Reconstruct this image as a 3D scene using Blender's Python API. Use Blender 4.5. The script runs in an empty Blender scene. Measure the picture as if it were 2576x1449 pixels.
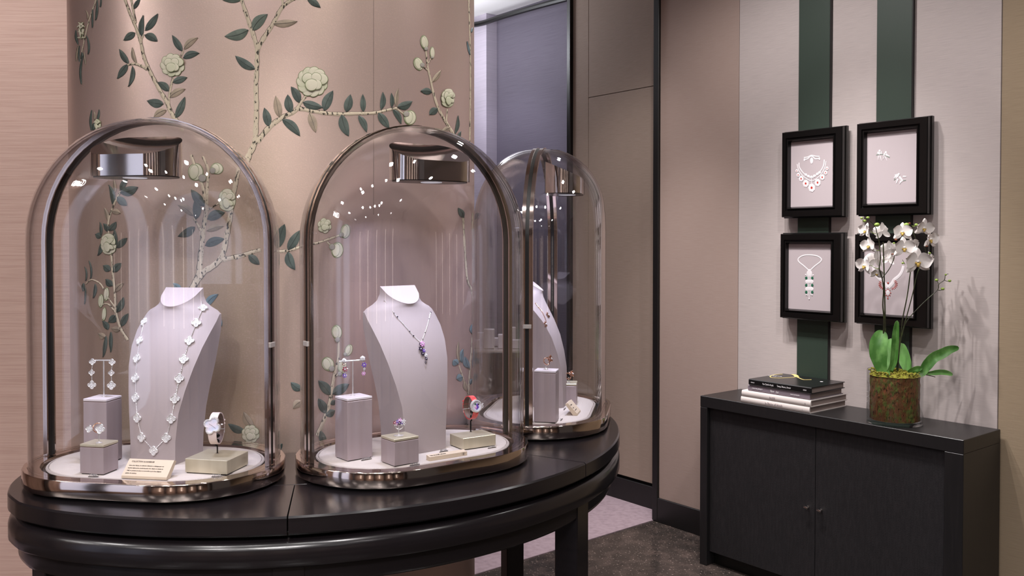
import bpy, bmesh, math, random
from math import sin, cos, pi, radians, hypot, atan2, sqrt
from mathutils import Vector, Matrix
from mathutils.bvhtree import BVHTree
random.seed(7)
SC = bpy.context.scene
COL = SC.collection

# ------------------------------------------------------------------ camera, world, lights, exposure
FPX, CXP, PYP, PITCH, CAMZ = 2240.0, 1288.0, 653.0, math.atan(45 / 2240.0), 1.35
cd = bpy.data.cameras.new('camera')
cam = bpy.data.objects.new('camera', cd); COL.objects.link(cam)
cam.location = (0, 0, CAMZ)
cam.rotation_euler = (pi / 2 - PITCH, 0, 0)
cd.sensor_width = 36.0
cd.lens = 36.0 * FPX / 2576.0
cd.shift_y = (PYP - 724.5) / 2576.0
cd.clip_start = 0.02
SC.camera = cam
SC.view_settings.view_transform = 'Standard'
SC.view_settings.look = 'None'
SC.view_settings.gamma = 1.0
SC.view_settings.use_curve_mapping = False
SC.view_settings.exposure = 0.0
try:
    SC.cycles.transparent_max_bounces = 40
    SC.cycles.max_bounces = 10
    SC.cycles.glossy_bounces = 6
    SC.cycles.sample_clamp_indirect = 6.0
except Exception:
    pass
W = bpy.data.worlds.new('world'); SC.world = W
W.use_nodes = True
W.node_tree.nodes['Background'].inputs[0].default_value = (0.50, 0.44, 0.42, 1)
W.node_tree.nodes['Background'].inputs[1].default_value = 0.12

WN = Vector((0.7803, 0.6253, 0)); WX = Vector((0.6253, -0.7803, 0)); WANG = atan2(-0.7803, 0.6253)
C_R, C_L, C_F = 3.222, 3.346, 3.75          # offsets of the right wall, its set-back part and the far wall

def lamp(name, kind, loc, energy, col=(1, 1, 1), size=0.05, aim=None, angle=60, blend=0.6, spread=None, size_y=None):
    l = bpy.data.lights.new(name, kind); l.energy = energy; l.color = col
    o = bpy.data.objects.new(name, l); COL.objects.link(o); o.location = loc
    if kind == 'SPOT':
        l.spot_size = radians(angle); l.spot_blend = blend; l.shadow_soft_size = size
    elif kind == 'AREA':
        l.size = size
        if size_y: l.shape = 'RECTANGLE'; l.size_y = size_y
        if spread: l.spread = radians(spread)
    else:
        l.shadow_soft_size = size
    if aim is not None:
        o.rotation_euler = (Vector(aim) - Vector(loc)).to_track_quat('-Z', 'Y').to_euler()
    return o

WARM, NEUT, COOL = (1.0, 0.88, 0.80), (1.0, 0.96, 0.95), (0.70, 0.75, 1.0)
DOWN = 1.95
# general ceiling light of the shop: a grid of recessed downlights, a few added to brighten door, rose panel and carpet
for x, y, e in ((-2.6, -2.6, 34), (-1.3, -2.6, 34), (0.0, -2.6, 34), (1.3, -2.6, 16), (-2.6, -1.1, 34), (-1.3, -1.1, 42), (0.0, -1.1, 46), (1.3, -1.1, 12), (-2.5, 0.3, 26), (-1.1, 0.1, 16), (0.3, 0.3, 30), (1.5, 0.5, 12), (0.95, 1.9, 32), (0.55, 3.1, 30), (1.75, 2.0, 5), (-0.2, 1.0, 6)):
    lamp('downlight', 'SPOT', (x, y, 2.87), e * DOWN, NEUT, 0.05, (x, y, 0), 150, 0.6)
# narrower downlights that graze the column and glint in the glass; the last is added to brighten the left wall
for x, y, e, tx, ty, tz in ((-1.15, 0.35, 11, -0.95, 1.9, 0.8), (-0.65, 0.25, 14, -0.6, 1.8, 0.8), (-0.15, 0.35, 14, -0.25, 1.85, 0.8), (0.35, 1.1, 9, 0.05, 2.0, 0.9), (-1.9, 1.5, 112, -1.6, 2.9, 1.4)):
    lamp('downlight', 'SPOT', (x, y, 2.86), e, NEUT, 0.03, (tx, ty, tz), 58, 0.7)
for x, e, tx in ((-0.75, 26, -0.7), (-0.42, 110, -0.42), (-0.1, 24, -0.35)):  # spots added to brighten the lower column between the domes
    lamp('column_fill', 'SPOT', (x, -1.3, 2.86), e, NEUT, 0.04, (tx, 1.8, 1.0), 24, 0.9)
# wall-washers over the right wall
def wallpt(s, c, z):
    p = WN * c + WX * s; return Vector((p.x, p.y, z))
lamp('wall_washer', 'SPOT', wallpt(-1.80, C_R - 0.92, 2.86), 100, NEUT, 0.02, wallpt(-1.86, C_R - 0.05, 0.92), 50, 1.0)
lamp('wall_washer', 'SPOT', wallpt(-2.30, C_R - 1.0, 2.86), 100, NEUT, 0.02, wallpt(-1.72, C_R - 0.05, 0.80), 40, 0.9)
lamp('wall_washer', 'SPOT', wallpt(-2.75, C_R - 1.0, 2.86), 110, NEUT, 0.05, wallpt(-2.6, C_R, 0.25), 46, 1.0)
lamp('wall_washer', 'SPOT', wallpt(-3.15, C_L - 0.95, 2.86), 34, NEUT, 0.05, wallpt(-3.1, C_L, 0.9), 60, 1.0)  # extra washer added to brighten the flush door
lamp('floor_light', 'SPOT', wallpt(-3.1, C_L - 0.9, 2.86), 60, (1.0, 0.92, 0.96), 0.05, wallpt(-3.1, C_L - 0.9, 0), 70, 0.8)
# back room behind the column
lamp('cove_uplight', 'AREA', (-0.75, 5.5, 2.45), 11, (0.93, 0.95, 1.0), 0.7, (-0.5, 5.6, 2.9))
lamp('back_room_fill', 'POINT', (-0.55, 5.2, 2.60), 16, (0.90, 0.92, 1.0), 0.12)  # hidden lamp added for the far wall and ceiling
lamp('back_room_fill', 'SPOT', (-0.55, 5.3, 2.8), 34, (0.86, 0.85, 1.0), 0.05, (-0.1, 5.9, 1.3), 80, 0.7)  # hidden spot added to light the pale pier

# ------------------------------------------------------------------ photo measuring helpers (rays of the survey camera)
def ray(u, v):
    a = (u - CXP) / FPX; b = -(v - PYP) / FPX; c, s = cos(PITCH), sin(PITCH)
    return Vector((a, c + b * s, -s + b * c))
def at_z(u, v, z):
    r = ray(u, v); t = (z - CAMZ) / r.z
    return Vector((r.x * t, r.y * t, z))
def at_y(u, v, y):
    r = ray(u, v); t = y / r.y
    return Vector((r.x * t, y, CAMZ + r.z * t))
def at_wall(u, v, c):
    r = ray(u, v); t = c / r.dot(WN)
    p = r * t
    return p.dot(WX), CAMZ + p.z            # position along the wall, height
ORG = Vector((0, 0, CAMZ))

# ------------------------------------------------------------------ materials
def lin(h):
    if isinstance(h, str):
        h = h.lstrip('#'); v = [int(h[i:i + 2], 16) / 255 for i in (0, 2, 4)]
        return tuple(x / 12.92 if x <= .04045 else ((x + .055) / 1.055) ** 2.4 for x in v)
    return h
def mat(name, col, rough=0.5, metal=0.0, spec=0.5, noise=None, bump=None, emit=None, coat=0, aniso=None, sheen=0, trans=None):
    """noise=(scale xyz, second colour, contrast lo, hi)   bump=(scale xyz, strength)"""
    m = bpy.data.materials.new(name); m.use_nodes = True
    nt = m.node_tree; N = nt.nodes; L = nt.links
    b = N['Principled BSDF']
    b.inputs['Base Color'].default_value = (*lin(col), 1)
    b.inputs['Roughness'].default_value = rough
    b.inputs['Metallic'].default_value = metal
    b.inputs['Specular IOR Level'].default_value = spec
    if coat: b.inputs['Coat Weight'].default_value = coat; b.inputs['Coat Roughness'].default_value = 0.08
    if sheen: b.inputs['Sheen Weight'].default_value = sheen
    if aniso: b.inputs['Anisotropic'].default_value = aniso
    if trans: b.inputs['Subsurface Weight'].default_value = trans; b.inputs['Subsurface Radius'].default_value = (0.01, 0.01, 0.008); b.inputs['Subsurface Scale'].default_value = 0.3
    if emit:
        b.inputs['Emission Color'].default_value = (*lin(emit[0]), 1); b.inputs['Emission Strength'].default_value = emit[1]
    tc = None
    def nz(scale, detail=4):
        nonlocal tc
        if tc is None: tc = N.new('ShaderNodeTexCoord')
        mp = N.new('ShaderNodeMapping'); mp.inputs['Scale'].default_value = scale if isinstance(scale, tuple) else (scale,) * 3
        L.new(tc.outputs['Object'], mp.inputs['Vector'])
        n = N.new('ShaderNodeTexNoise'); n.inputs['Scale'].default_value = 1.0; n.inputs['Detail'].default_value = detail
        L.new(mp.outputs['Vector'], n.inputs['Vector']); return n
    if noise:
        layers = noise if isinstance(noise, list) else [noise]
        prev = None
        for sc, c2, lo, hi in layers:
            n = nz(sc)
            mr = N.new('ShaderNodeMapRange'); mr.inputs['From Min'].default_value = lo; mr.inputs['From Max'].default_value = hi
            L.new(n.outputs['Fac'], mr.inputs['Value'])
            mx = N.new('ShaderNodeMix'); mx.data_type = 'RGBA'
            L.new(mr.outputs['Result'], mx.inputs['Factor'])
            if prev is None: mx.inputs['A'].default_value = (*lin(col), 1)
            else: L.new(prev, mx.inputs['A'])
            mx.inputs['B'].default_value = (*lin(c2), 1)
            prev = mx.outputs['Result']
        L.new(prev, b.inputs['Base Color'])
    if bump:
        layers = bump if isinstance(bump, list) else [bump]
        prev = None
        for sc, st in layers:
            n = nz(sc, 2)
            bp = N.new('ShaderNodeBump'); bp.inputs['Strength'].default_value = st; bp.inputs['Distance'].default_value = 0.002
            L.new(n.outputs['Fac'], bp.inputs['Height'])
            if prev: L.new(prev, bp.inputs['Normal'])
            prev = bp.outputs['Normal']
        L.new(prev, b.inputs['Normal'])
    return m

def glass_mat(name, tint=(0.985, 0.985, 0.99), edge=(0.66, 0.65, 0.66), ior=1.45, gloss=1.0):
    m = bpy.data.materials.new(name); m.use_nodes = True
    nt = m.node_tree; N = nt.nodes; L = nt.links; N.clear()
    out = N.new('ShaderNodeOutputMaterial'); mix = N.new('ShaderNodeMixShader')
    tr = N.new('ShaderNodeBsdfTransparent'); gl = N.new('ShaderNodeBsdfGlossy')
    gl.inputs['Roughness'].default_value = 0.0; gl.inputs['Color'].default_value = (gloss, gloss, gloss, 1)
    # Schlick reflectance, the same on both faces of the wall
    f0 = ((ior - 1) / (ior + 1)) ** 2
    l5 = N.new('ShaderNodeLayerWeight'); l5.inputs['Blend'].default_value = 0.5
    p5 = N.new('ShaderNodeMath'); p5.operation = 'POWER'; p5.inputs[1].default_value = 5.0
    fr = N.new('ShaderNodeMath'); fr.operation = 'MULTIPLY_ADD'; fr.inputs[1].default_value = 1 - f0; fr.inputs[2].default_value = f0
    L.new(l5.outputs['Facing'], p5.inputs[0]); L.new(p5.outputs[0], fr.inputs[0])
    lw = N.new('ShaderNodeLayerWeight'); lw.inputs['Blend'].default_value = 0.25
    pw = N.new('ShaderNodeMath'); pw.operation = 'POWER'; pw.inputs[1].default_value = 2.0
    L.new(lw.outputs['Facing'], pw.inputs[0])
    mc = N.new('ShaderNodeMix'); mc.data_type = 'RGBA'
    mc.inputs['A'].default_value = (*tint, 1); mc.inputs['B'].default_value = (*edge, 1)
    L.new(pw.outputs[0], mc.inputs['Factor']); L.new(mc.outputs['Result'], tr.inputs['Color'])
    L.new(fr.outputs[0], mix.inputs['Fac']); L.new(tr.outputs[0], mix.inputs[1]); L.new(gl.outputs[0], mix.inputs[2])
    L.new(mix.outputs[0], out.inputs['Surface'])
    return m

M = {}
M['paper'] = mat('silver silk wallpaper', '#cfb5ae', 0.36, 0.62, 0.5,
                 noise=[((1.5, 1.5, 0.6), '#bda992', 0.45, 0.70), ((300, 300, 420), '#d8bdb0', 0.52, 0.9)],
                 bump=[((420, 420, 420), 0.05), ((6, 6, 60), 0.04)])
M['leftwall'] = mat('rose grasscloth', '#c5a89c', 0.75, 0.0, 0.3, noise=((6, 6, 240), '#b39488', 0.4, 0.8), bump=((8, 8, 500), 0.15))
GC = dict(bump=[((18, 18, 800), 0.12), ((600, 600, 16), 0.08)])
M['pinkcloth'] = mat('rose beige grasscloth', '#a38f86', 0.8, 0, 0.3, noise=((16, 16, 520), '#9a837a', 0.40, 0.95), **GC)  # rose, grey and gold tints partly carry the panels' different lighting
M['greycloth'] = mat('mauve grey grasscloth', '#b9aeab', 0.8, 0, 0.3, noise=((16, 16, 520), '#a69a99', 0.40, 0.95), **GC)
M['goldcloth'] = mat('golden beige grasscloth', '#98866f', 0.8, 0, 0.3, noise=((16, 16, 520), '#85745f', 0.40, 0.95), **GC)
M['doorcloth'] = mat('taupe grasscloth', '#9a887c', 0.8, 0, 0.3, noise=((16, 16, 520), '#877769', 0.40, 0.95), **GC)
M['purplecloth'] = mat('violet grey cloth', '#645e6a', 0.8, 0, 0.3, noise=((5, 5, 300), '#5a5460', 0.42, 0.75), **GC)
M['palecloth'] = mat('pale lavender cloth', '#b7aebb', 0.8, 0, 0.3, noise=((5, 5, 300), '#aaa2ae', 0.42, 0.75), **GC)
M['blacktrim'] = mat('black trim', '#141213', 0.4)
M['ceil'] = mat('white ceiling', '#e9e6e6', 0.9)
M['carpet'] = mat('lavender beige carpet', '#a8959c', 0.95, 0, 0.1, noise=((40, 40, 40), '#98868d', 0.4, 0.7), bump=((900, 900, 900), 0.5))
M['granite'] = mat('dark granite', '#3a3431', 0.16, 0, 0.5, noise=[((14, 14, 14), '#574b46', 0.45, 0.72), ((110, 110, 110), '#a08f86', 0.62, 0.70), ((60, 60, 60), '#1e1a19', 0.58, 0.75)])
M['tablewood'] = mat('near black satin lacquer', '#151214', 0.21, 0, 0.5, noise=((3, 3, 120), '#1a1618', 0.4, 0.7), bump=((20, 20, 300), 0.02))
M['cabwood'] = mat('black stained wood', '#1b1a1b', 0.36, 0, 0.5, noise=((120, 120, 6), '#211f20', 0.4, 0.7))
M['cabcloth'] = mat('black woven panel', '#1d1b1d', 0.6, 0, 0.4, noise=((200, 200, 30), '#262325', 0.4, 0.7), bump=((260, 260, 260), 0.25))
M['steel'] = mat('polished steel', '#d9d2ce', 0.07, 1.0)
M['steel2'] = mat('warm tinted polished steel', '#cfc0b8', 0.09, 1.0)  # warm tint stands in for the brown room it reflects
M['dark'] = mat('black rubber', '#060606', 0.45)
M['darkmetal'] = mat('dark metal', '#33302f', 0.25, 0.9)
M['glass'] = glass_mat('clear blown glass', edge=(0.58, 0.57, 0.58), ior=1.52)
M['vaseglass'] = glass_mat('vase glass', edge=(0.75, 0.76, 0.75), ior=1.4)
M['linen'] = mat('ivory linen pad', '#c3b9b2', 0.9, 0, 0.2, noise=((30, 300, 30), '#c3b7b0', 0.4, 0.7), bump=[((60, 700, 60), 0.5), ((700, 60, 60), 0.3)])
M['braid'] = mat('grey braid', '#b1a69f', 0.8, 0, 0.2, bump=((900, 900, 900), 0.6))
M['bust'] = mat('pale leather bust', '#9d9191', 0.62, 0, 0.35, bump=((600, 600, 600), 0.05))
M['taupe'] = mat('taupe satin lacquer', '#a5979a', 0.42, 0.25, 0.5, noise=((40, 40, 1.5), '#9b8c8d', 0.4, 0.7))
M['champ'] = mat('champagne metal', '#cdc4ad', 0.34, 0.5, 0.5, noise=((60, 60, 2), '#c3b9a1', 0.4, 0.7))
M['lid'] = mat('pale lacquer lid', '#c9c0c4', 0.4)
M['diamond'] = mat('pave diamonds', '#f8f6f6', 0.15, 0.15, 1.0, noise=((1400, 1400, 1400), '#c4c2c8', 0.52, 0.62), bump=((1500, 1500, 1500), 0.8))
M['whitegold'] = mat('white gold', '#f4f2f0', 0.25, 0.7, 0.8)
M['rosegold'] = mat('rose gold', '#e0b29a', 0.18, 1.0)
M['ruby'] = mat('ruby', '#8c1030', 0.08, 0.1, 0.9)
M['amethyst'] = mat('amethyst', '#6a46b0', 0.08, 0.1, 0.9)
M['pinksapphire'] = mat('pink sapphire', '#d79ad0', 0.08, 0.1, 0.9)
M['darksapphire'] = mat('dark violet sapphire', '#2c2038', 0.08, 0.2, 0.9)
M['pearl'] = mat('mother of pearl', '#e0d6e4', 0.25, 0.1, 0.7, noise=((80, 80, 80), '#c9d0e6', 0.4, 0.65))
M['whitestrap'] = mat('blush satin strap', '#dcc9c4', 0.5)
M['liner'] = mat('brown strap lining', '#5d463e', 0.6)
M['redstrap'] = mat('coral red alligator strap', '#c93f42', 0.35, 0, 0.5, noise=((150, 150, 150), '#d8615e', 0.45, 0.6), bump=((220, 220, 120), 0.5))
M['card'] = mat('cream card', '#cbb9a3', 0.6)
M['ink'] = mat('dark ink', '#4a4038', 0.7)
M['whiteink'] = mat('white ink', '#e6e2e4', 0.6)
M['greyink'] = mat('grey ink', '#a09396', 0.7)
M['tagmetal'] = mat('tag metal', '#d2d2d2', 0.25, 0.8)
M['ribbon'] = mat('dark green ribbon', '#2d3a31', 0.5, 0, 0.5, bump=((300, 300, 20), 0.1))
M['frame'] = mat('black lacquer frame', '#0d0c0c', 0.22, 0, 0.55)
M['art'] = mat('mauve art paper', '#b3a7aa', 0.7)
M['artwhite'] = mat('white gouache', '#dfd9dc', 0.7)
M['artred'] = mat('red gouache', '#b23226', 0.6)
M['artgreen'] = mat('green gouache', '#1f5c44', 0.6)
M['artgrey'] = mat('green grey gouache', '#7d8a80', 0.7)
M['blackbook'] = mat('black cover', '#121213', 0.3)
M['greybook'] = mat('mauve grey cover', '#82767f', 0.5)
M['whitebook'] = mat('ivory cover', '#ddd3cf', 0.5)
M['pages'] = mat('paper block', '#9a8b86', 0.8, 0, 0.2, noise=((3, 3, 900), '#7d6e69', 0.4, 0.7))
M['goldprint'] = mat('gold print', '#d8c27c', 0.5)
M['moss'] = mat('brown green moss', '#6b4a2f', 0.95, 0, 0.1, noise=[((70, 70, 40), '#5d6a34', 0.45, 0.62), ((120, 120, 60), '#8a5138', 0.55, 0.7), ((160, 160, 90), '#2c2416', 0.55, 0.7)], bump=((220, 220, 120), 1.0))
M['mosstop'] = mat('yellow green moss', '#8a8a35', 0.95, 0, 0.1, noise=((150, 150, 150), '#6c5a2c', 0.45, 0.65), bump=((300, 300, 300), 1.0))
M['orchleaf'] = mat('orchid leaf', '#41702f', 0.30, 0, 0.5, noise=((34, 34, 22), '#6a9a52', 0.45, 0.7))
M['orchleaf2'] = mat('pale orchid leaf', '#6ea556', 0.38, 0, 0.5, noise=((30, 30, 18), '#86b570', 0.45, 0.7))
M['stem'] = mat('dark orchid stem', '#2a2a18', 0.45, noise=((50, 50, 50), '#3c4a22', 0.45, 0.7))
M['bud'] = mat('green bud', '#8fa94c', 0.5)
M['petal'] = mat('white orchid petal', '#efe9e6', 0.6, 0, 0.3, trans=0.15)
M['lip'] = mat('yellow lip', '#d9b85f', 0.5)
M['bract'] = mat('brown bract', '#8c4a2c', 0.6)
M['leafdark'] = mat('painted dark leaf', '#46504a', 0.6, 0.05, 0.4, noise=((60, 60, 60), '#57615a', 0.4, 0.7), bump=((200, 200, 200), 0.2))
M['leafgreen'] = mat('painted green leaf', '#5c665b', 0.6, 0.05, 0.4, noise=((60, 60, 60), '#6a7468', 0.4, 0.7), bump=((200, 200, 200), 0.2))
M['leafpale'] = mat('painted pale leaf', '#a3937f', 0.6, 0.1, 0.4, noise=((60, 60, 60), '#8d8070', 0.4, 0.7))
M['leafblue'] = mat('painted blue leaf', '#72858a', 0.6, 0.05, 0.4, noise=((60, 60, 60), '#64797f', 0.4, 0.7))
M['vein'] = mat('painted vein', '#262a26', 0.7)
M['bark'] = mat('painted bark', '#c2b49d', 0.7, 0, 0.4, noise=((220, 220, 110), '#39352c', 0.56, 0.62))
M['barkedge'] = mat('painted bark edge', '#544c40', 0.7)
M['bloom'] = mat('painted cream petal', '#d0cab4', 0.65, 0.05, 0.4, noise=((40, 40, 40), '#bfc2a2', 0.45, 0.75))
M['bloomedge'] = mat('painted petal outline', '#6f7a52', 0.7)
M['calyx'] = mat('painted grey calyx', '#9b958c', 0.7)
M['shopwall'] = mat('copper brown shop wall', '#a68a7a', 0.5, noise=((2, 2, 0.4), '#7d6253', 0.4, 0.65))
M['shopwood'] = mat('dark shop wood', '#2c2320', 0.35)
M['niche'] = mat('lit niche', '#fff2e4', 0.5, emit=('#fff0e2', 2.4))
M['coolpanel'] = mat('pale glowing panel', '#c4c8d4', 0.5, emit=('#c3ccec', 0.85))  # glow of the added cool panel on the side wall
M['sign'] = mat('lit sign letters', '#ffffff', 0.5, emit=('#ffffff', 45.0))
M['keyplate'] = mat('lock plate', '#d5d0cd', 0.3, 0.6)

# ------------------------------------------------------------------ mesh builder
class MB:
    def __init__(s): s.bm = bmesh.new(); s.mi = 0
    def face(s, vs):
        try:
            f = s.bm.faces.new(vs); f.material_index = s.mi; return f
        except ValueError: return None
    def v(s, p): return s.bm.verts.new(p)
    def grid(s, rows, close_u=False, close_v=False):
        R = [[s.v(p) for p in r] for r in rows]
        nr, nc = len(R), len(R[0])
        for i in range(nr if close_v else nr - 1):
            for j in range(nc if close_u else nc - 1):
                a, b, c, d = R[i][j], R[i][(j + 1) % nc], R[(i + 1) % nr][(j + 1) % nc], R[(i + 1) % nr][j]
                s.face((a, b, c, d))
        return R
    def box(s, x0, x1, y0, y1, z0, z1, bev=0.0, seg=1, mtx=None):
        P = [(x0, y0, z0), (x1, y0, z0), (x1, y1, z0), (x0, y1, z0), (x0, y0, z1), (x1, y0, z1), (x1, y1, z1), (x0, y1, z1)]
        if mtx: P = [mtx @ Vector(p) for p in P]
        V = [s.v(p) for p in P]
        F = [s.face([V[i] for i in q]) for q in ((3, 2, 1, 0), (4, 5, 6, 7), (0, 1, 5, 4), (1, 2, 6, 5), (2, 3, 7, 6), (3, 0, 4, 7))]
        if bev:
            es = list({e for f in F for e in f.edges})
            r = bmesh.ops.bevel(s.bm, geom=es, offset=bev, segments=seg, affect='EDGES', profile=0.5, material=-1)
            for f in r['faces']: f.material_index = s.mi
        return s
    def prism(s, out, z0, z1, z_of=None, cap=True):
        """outline [(x,y)] counter-clockwise extruded from z0 to z1"""
        lo = [s.v((x, y, z0)) for x, y in out]; hi = [s.v((x, y, z1 if z_of is None else z_of(x, y))) for x, y in out]
        n = len(out)
        for i in range(n): s.face((lo[i], lo[(i + 1) % n], hi[(i + 1) % n], hi[i]))
        if cap: s.face(hi); s.face(lo[::-1])
        return s
    def rings(s, rings, cap0=True, cap1=True):
        R = s.grid(rings, close_u=True)
        if cap0: s.face(R[0][::-1])
        if cap1: s.face(R[-1])
        return s
    def lathe(s, prof, n=24, c=(0, 0), caps=True):
        return s.rings([[(c[0] + r * cos(2 * pi * i / n), c[1] + r * sin(2 * pi * i / n), z) for i in range(n)] for r, z in prof], caps, caps)
    def tube(s, pts, rad, n=8, closed=False, flat=None):
        pts = [Vector(p) for p in pts]; k = len(pts); rows = []
        up = None
        for i, p in enumerate(pts):
            a = pts[(i - 1) % k] if closed or i > 0 else p
            b = pts[(i + 1) % k] if closed or i < k - 1 else p
            t = (b - a)
            if t.length < 1e-9: t = Vector((0, 0, 1))
            t.normalize()
            if up is None: up = t.orthogonal().normalized()
            up = (up - t * up.dot(t))
            if up.length < 1e-6: up = t.orthogonal()
            up.normalize(); sd = t.cross(up)
            r = rad[i] if isinstance(rad, (list, tuple)) else rad
            rows.append([p + (up * cos(2 * pi * j / n) + sd * sin(2 * pi * j / n)) * r for j in range(n)])
        if closed: s.grid(rows, close_u=True, close_v=True)
        else: s.rings(rows)
        return s
    def ball(s, c, r, sub=1, sc=(1, 1, 1), mtx=None):
        m = Matrix.Translation(c)
        if mtx: m = m @ mtx
        m = m @ Matrix.Diagonal((sc[0] * r, sc[1] * r, sc[2] * r, 1))
        q = bmesh.ops.create_icosphere(s.bm, subdivisions=sub, radius=1, matrix=m)
        for vv in q['verts']:
            for f in vv.link_faces: f.material_index = s.mi
        return s
    def mesh(s, name, mats, smooth=35, solid=None):
        bmesh.ops.recalc_face_normals(s.bm, faces=s.bm.faces)
        me = bpy.data.meshes.new(name); s.bm.to_mesh(me); s.bm.free()
        for m in (mats if isinstance(mats, (list, tuple)) else [mats]): me.materials.append(m)
        if smooth:
            me.polygons.foreach_set('use_smooth', [True] * len(me.polygons))
            me.set_sharp_from_angle(angle=radians(smooth))
        return me
    def build(s, name, mats, parent=None, smooth=35, loc=None, rz=None, **props):
        return put(s.mesh(name, mats, smooth), name, parent, loc, rz, **props)

def put(me, name, parent=None, loc=None, rz=None, mtx=None, **props):
    o = bpy.data.objects.new(name, me); COL.objects.link(o)
    if parent is not None: o.parent = parent
    if loc is not None: o.location = loc
    if rz is not None: o.rotation_euler = (0, 0, rz)
    if mtx is not None: o.matrix_local = mtx
    for k, v in props.items(): o[k] = v
    return o
def tag(o, label, cat, group=None):
    o['label'] = label; o['category'] = cat
    if group: o['group'] = group
    return o
def thing(name, label, cat, loc=(0, 0, 0), rz=0.0, group=None):
    o = bpy.data.objects.new(name, None); COL.objects.link(o); o.empty_display_size = 0.05
    o.location = loc; o.rotation_euler = (0, 0, rz)
    return tag(o, label, cat, group)
def struct(name, mb, mats, loc=None, rz=None, smooth=35):
    return mb.build(name, mats, None, smooth, loc, rz, kind='structure')
def text_mesh(body, size, align='LEFT', extrude=0.0002, shear=0.0, width=1.0):
    c = bpy.data.curves.new('lettering', 'FONT'); c.body = body; c.size = size; c.align_x = align
    c.extrude = extrude; c.resolution_u = 2; c.shear = shear
    o = bpy.data.objects.new('lettering', c); COL.objects.link(o)
    bpy.context.view_layer.update()
    me = bpy.data.meshes.new_from_object(o.evaluated_get(bpy.context.evaluated_depsgraph_get()))
    bpy.data.objects.remove(o); bpy.data.curves.remove(c)
    if width != 1.0: me.transform(Matrix.Diagonal((width, 1, 1, 1)))
    return me
def lettering(body, size, m, parent, mtx, align='LEFT', shear=0.0, name='lettering', width=1.0, extrude=0.0002):
    me = text_mesh(body, size, align, extrude, shear, width); me.materials.clear(); me.materials.append(m)
    return put(me, name, parent, mtx=mtx)
def frame_mtx(o, x, y):
    """local frame with origin o, x axis x, y axis y"""
    x = Vector(x).normalized(); y = Vector(y); y = (y - x * y.dot(x)).normalized(); z = x.cross(y)
    return Matrix(((x.x, y.x, z.x, o[0]), (x.y, y.y, z.y, o[1]), (x.z, y.z, z.z, o[2]), (0, 0, 0, 1)))
def catmull(P, n=6):
    P = [Vector(p) for p in P]; out = []
    for i in range(len(P) - 1):
        a, b, c, d = P[max(i - 1, 0)], P[i], P[i + 1], P[min(i + 2, len(P) - 1)]
        for k in range(n):
            t = k / n
            out.append(0.5 * ((2 * b) + (c - a) * t + (2 * a - 5 * b + 4 * c - d) * t * t + (3 * b - 3 * c + d - a) * t ** 3))
    out.append(P[-1]); return out
def copy_tree(o, parent=None):
    c = o.copy(); COL.objects.link(c)
    if parent is not None: c.parent = parent
    for ch in list(o.children): copy_tree(ch, c)
    return c
def stadium(L, r, n=14, half=None):
    """outline of a stadium with half length L and end radius r, counter-clockwise from the right end, middle"""
    P = []
    for i in range(n + 1):
        a = -pi / 2 + pi * i / n; P.append((L - r + r * cos(a), r * sin(a)))
    for i in range(n + 1):
        a = pi / 2 + pi * i / n; P.append((-(L - r) + r * cos(a), r * sin(a)))
    return P

# ------------------------------------------------------------------ the setting
mb = MB(); mb.box(-3.6, 3.6, -4.2, 8.0, -0.05, 0.0); struct('floor', mb, M['granite'], smooth=0)
CB = Vector((0.765, 0.644, 0)).normalized()
P0 = Vector((0.705, 4.30, 0)); P1 = P0 - CB * 4.6
mb = MB(); mb.prism([(P1.x, P1.y), (P0.x, P0.y), (0.84, 4.39), (-1.66, 7.51), (-3.5, 7.5)], 0.0005, 0.004); struct('floor_carpet', mb, M['carpet'], smooth=0)
mb = MB(); mb.box(-3.6, 3.6, -4.2, 8.0, 2.90, 2.95); struct('ceiling', mb, M['ceil'], smooth=0)
mb = MB(); mb.box(-3.6, -0.80, 2.90, 3.0, 0, 2.9); struct('wall_left', mb, M['leftwall'], smooth=0)
# column clad in painted silk
KC, KA, KB, KE = (-0.574, 2.25), 0.478, 0.450, 2.3
def col_pt(t, off=0.0):
    c, s = cos(t), sin(t); sg = lambda a: -1 if a < 0 else 1
    x = KA * sg(c) * abs(c) ** (2 / KE); y = KB * sg(s) * abs(s) ** (2 / KE)
    n = Vector((sg(x) * (abs(x) / KA) ** (KE - 1) / KA, sg(y) * (abs(y) / KB) ** (KE - 1) / KB)).normalized()
    return KC[0] + x + n.x * off, KC[1] + y + n.y * off
NCOL = 240
mb = MB(); mb.rings([[(*col_pt(2 * pi * i / NCOL), z) for i in range(NCOL)] for z in (0, 0.6, 1.2, 1.8, 2.4, 2.9)], False, False)
COLUMN = struct('wall_center', mb, M['paper'], smooth=60)
def col_normal(p):
    x, y = p.x - KC[0], p.y - KC[1]; sg = lambda a: -1 if a < 0 else 1
    return Vector((sg(x) * (abs(x) / KA) ** (KE - 1) / KA, sg(y) * (abs(y) / KB) ** (KE - 1) / KB, 0)).normalized()
def bvh_of(o_list):
    vs, fs = [], []
    for o in o_list:
        mw = o.matrix_world; b = len(vs)
        vs += [mw @ v.co for v in o.data.vertices]; fs += [[b + i for i in p.vertices] for p in o.data.polygons]
    return BVHTree.FromPolygons(vs, fs)
bpy.context.view_layer.update()
COLBVH = bvh_of([COLUMN])
def col_hit(u, v, off=0.0):
    r = ray(u, v).normalized()
    h = COLBVH.ray_cast(ORG, r)
    if h[0] is None: return None
    return h[0] + col_normal(h[0]) * off

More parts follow.
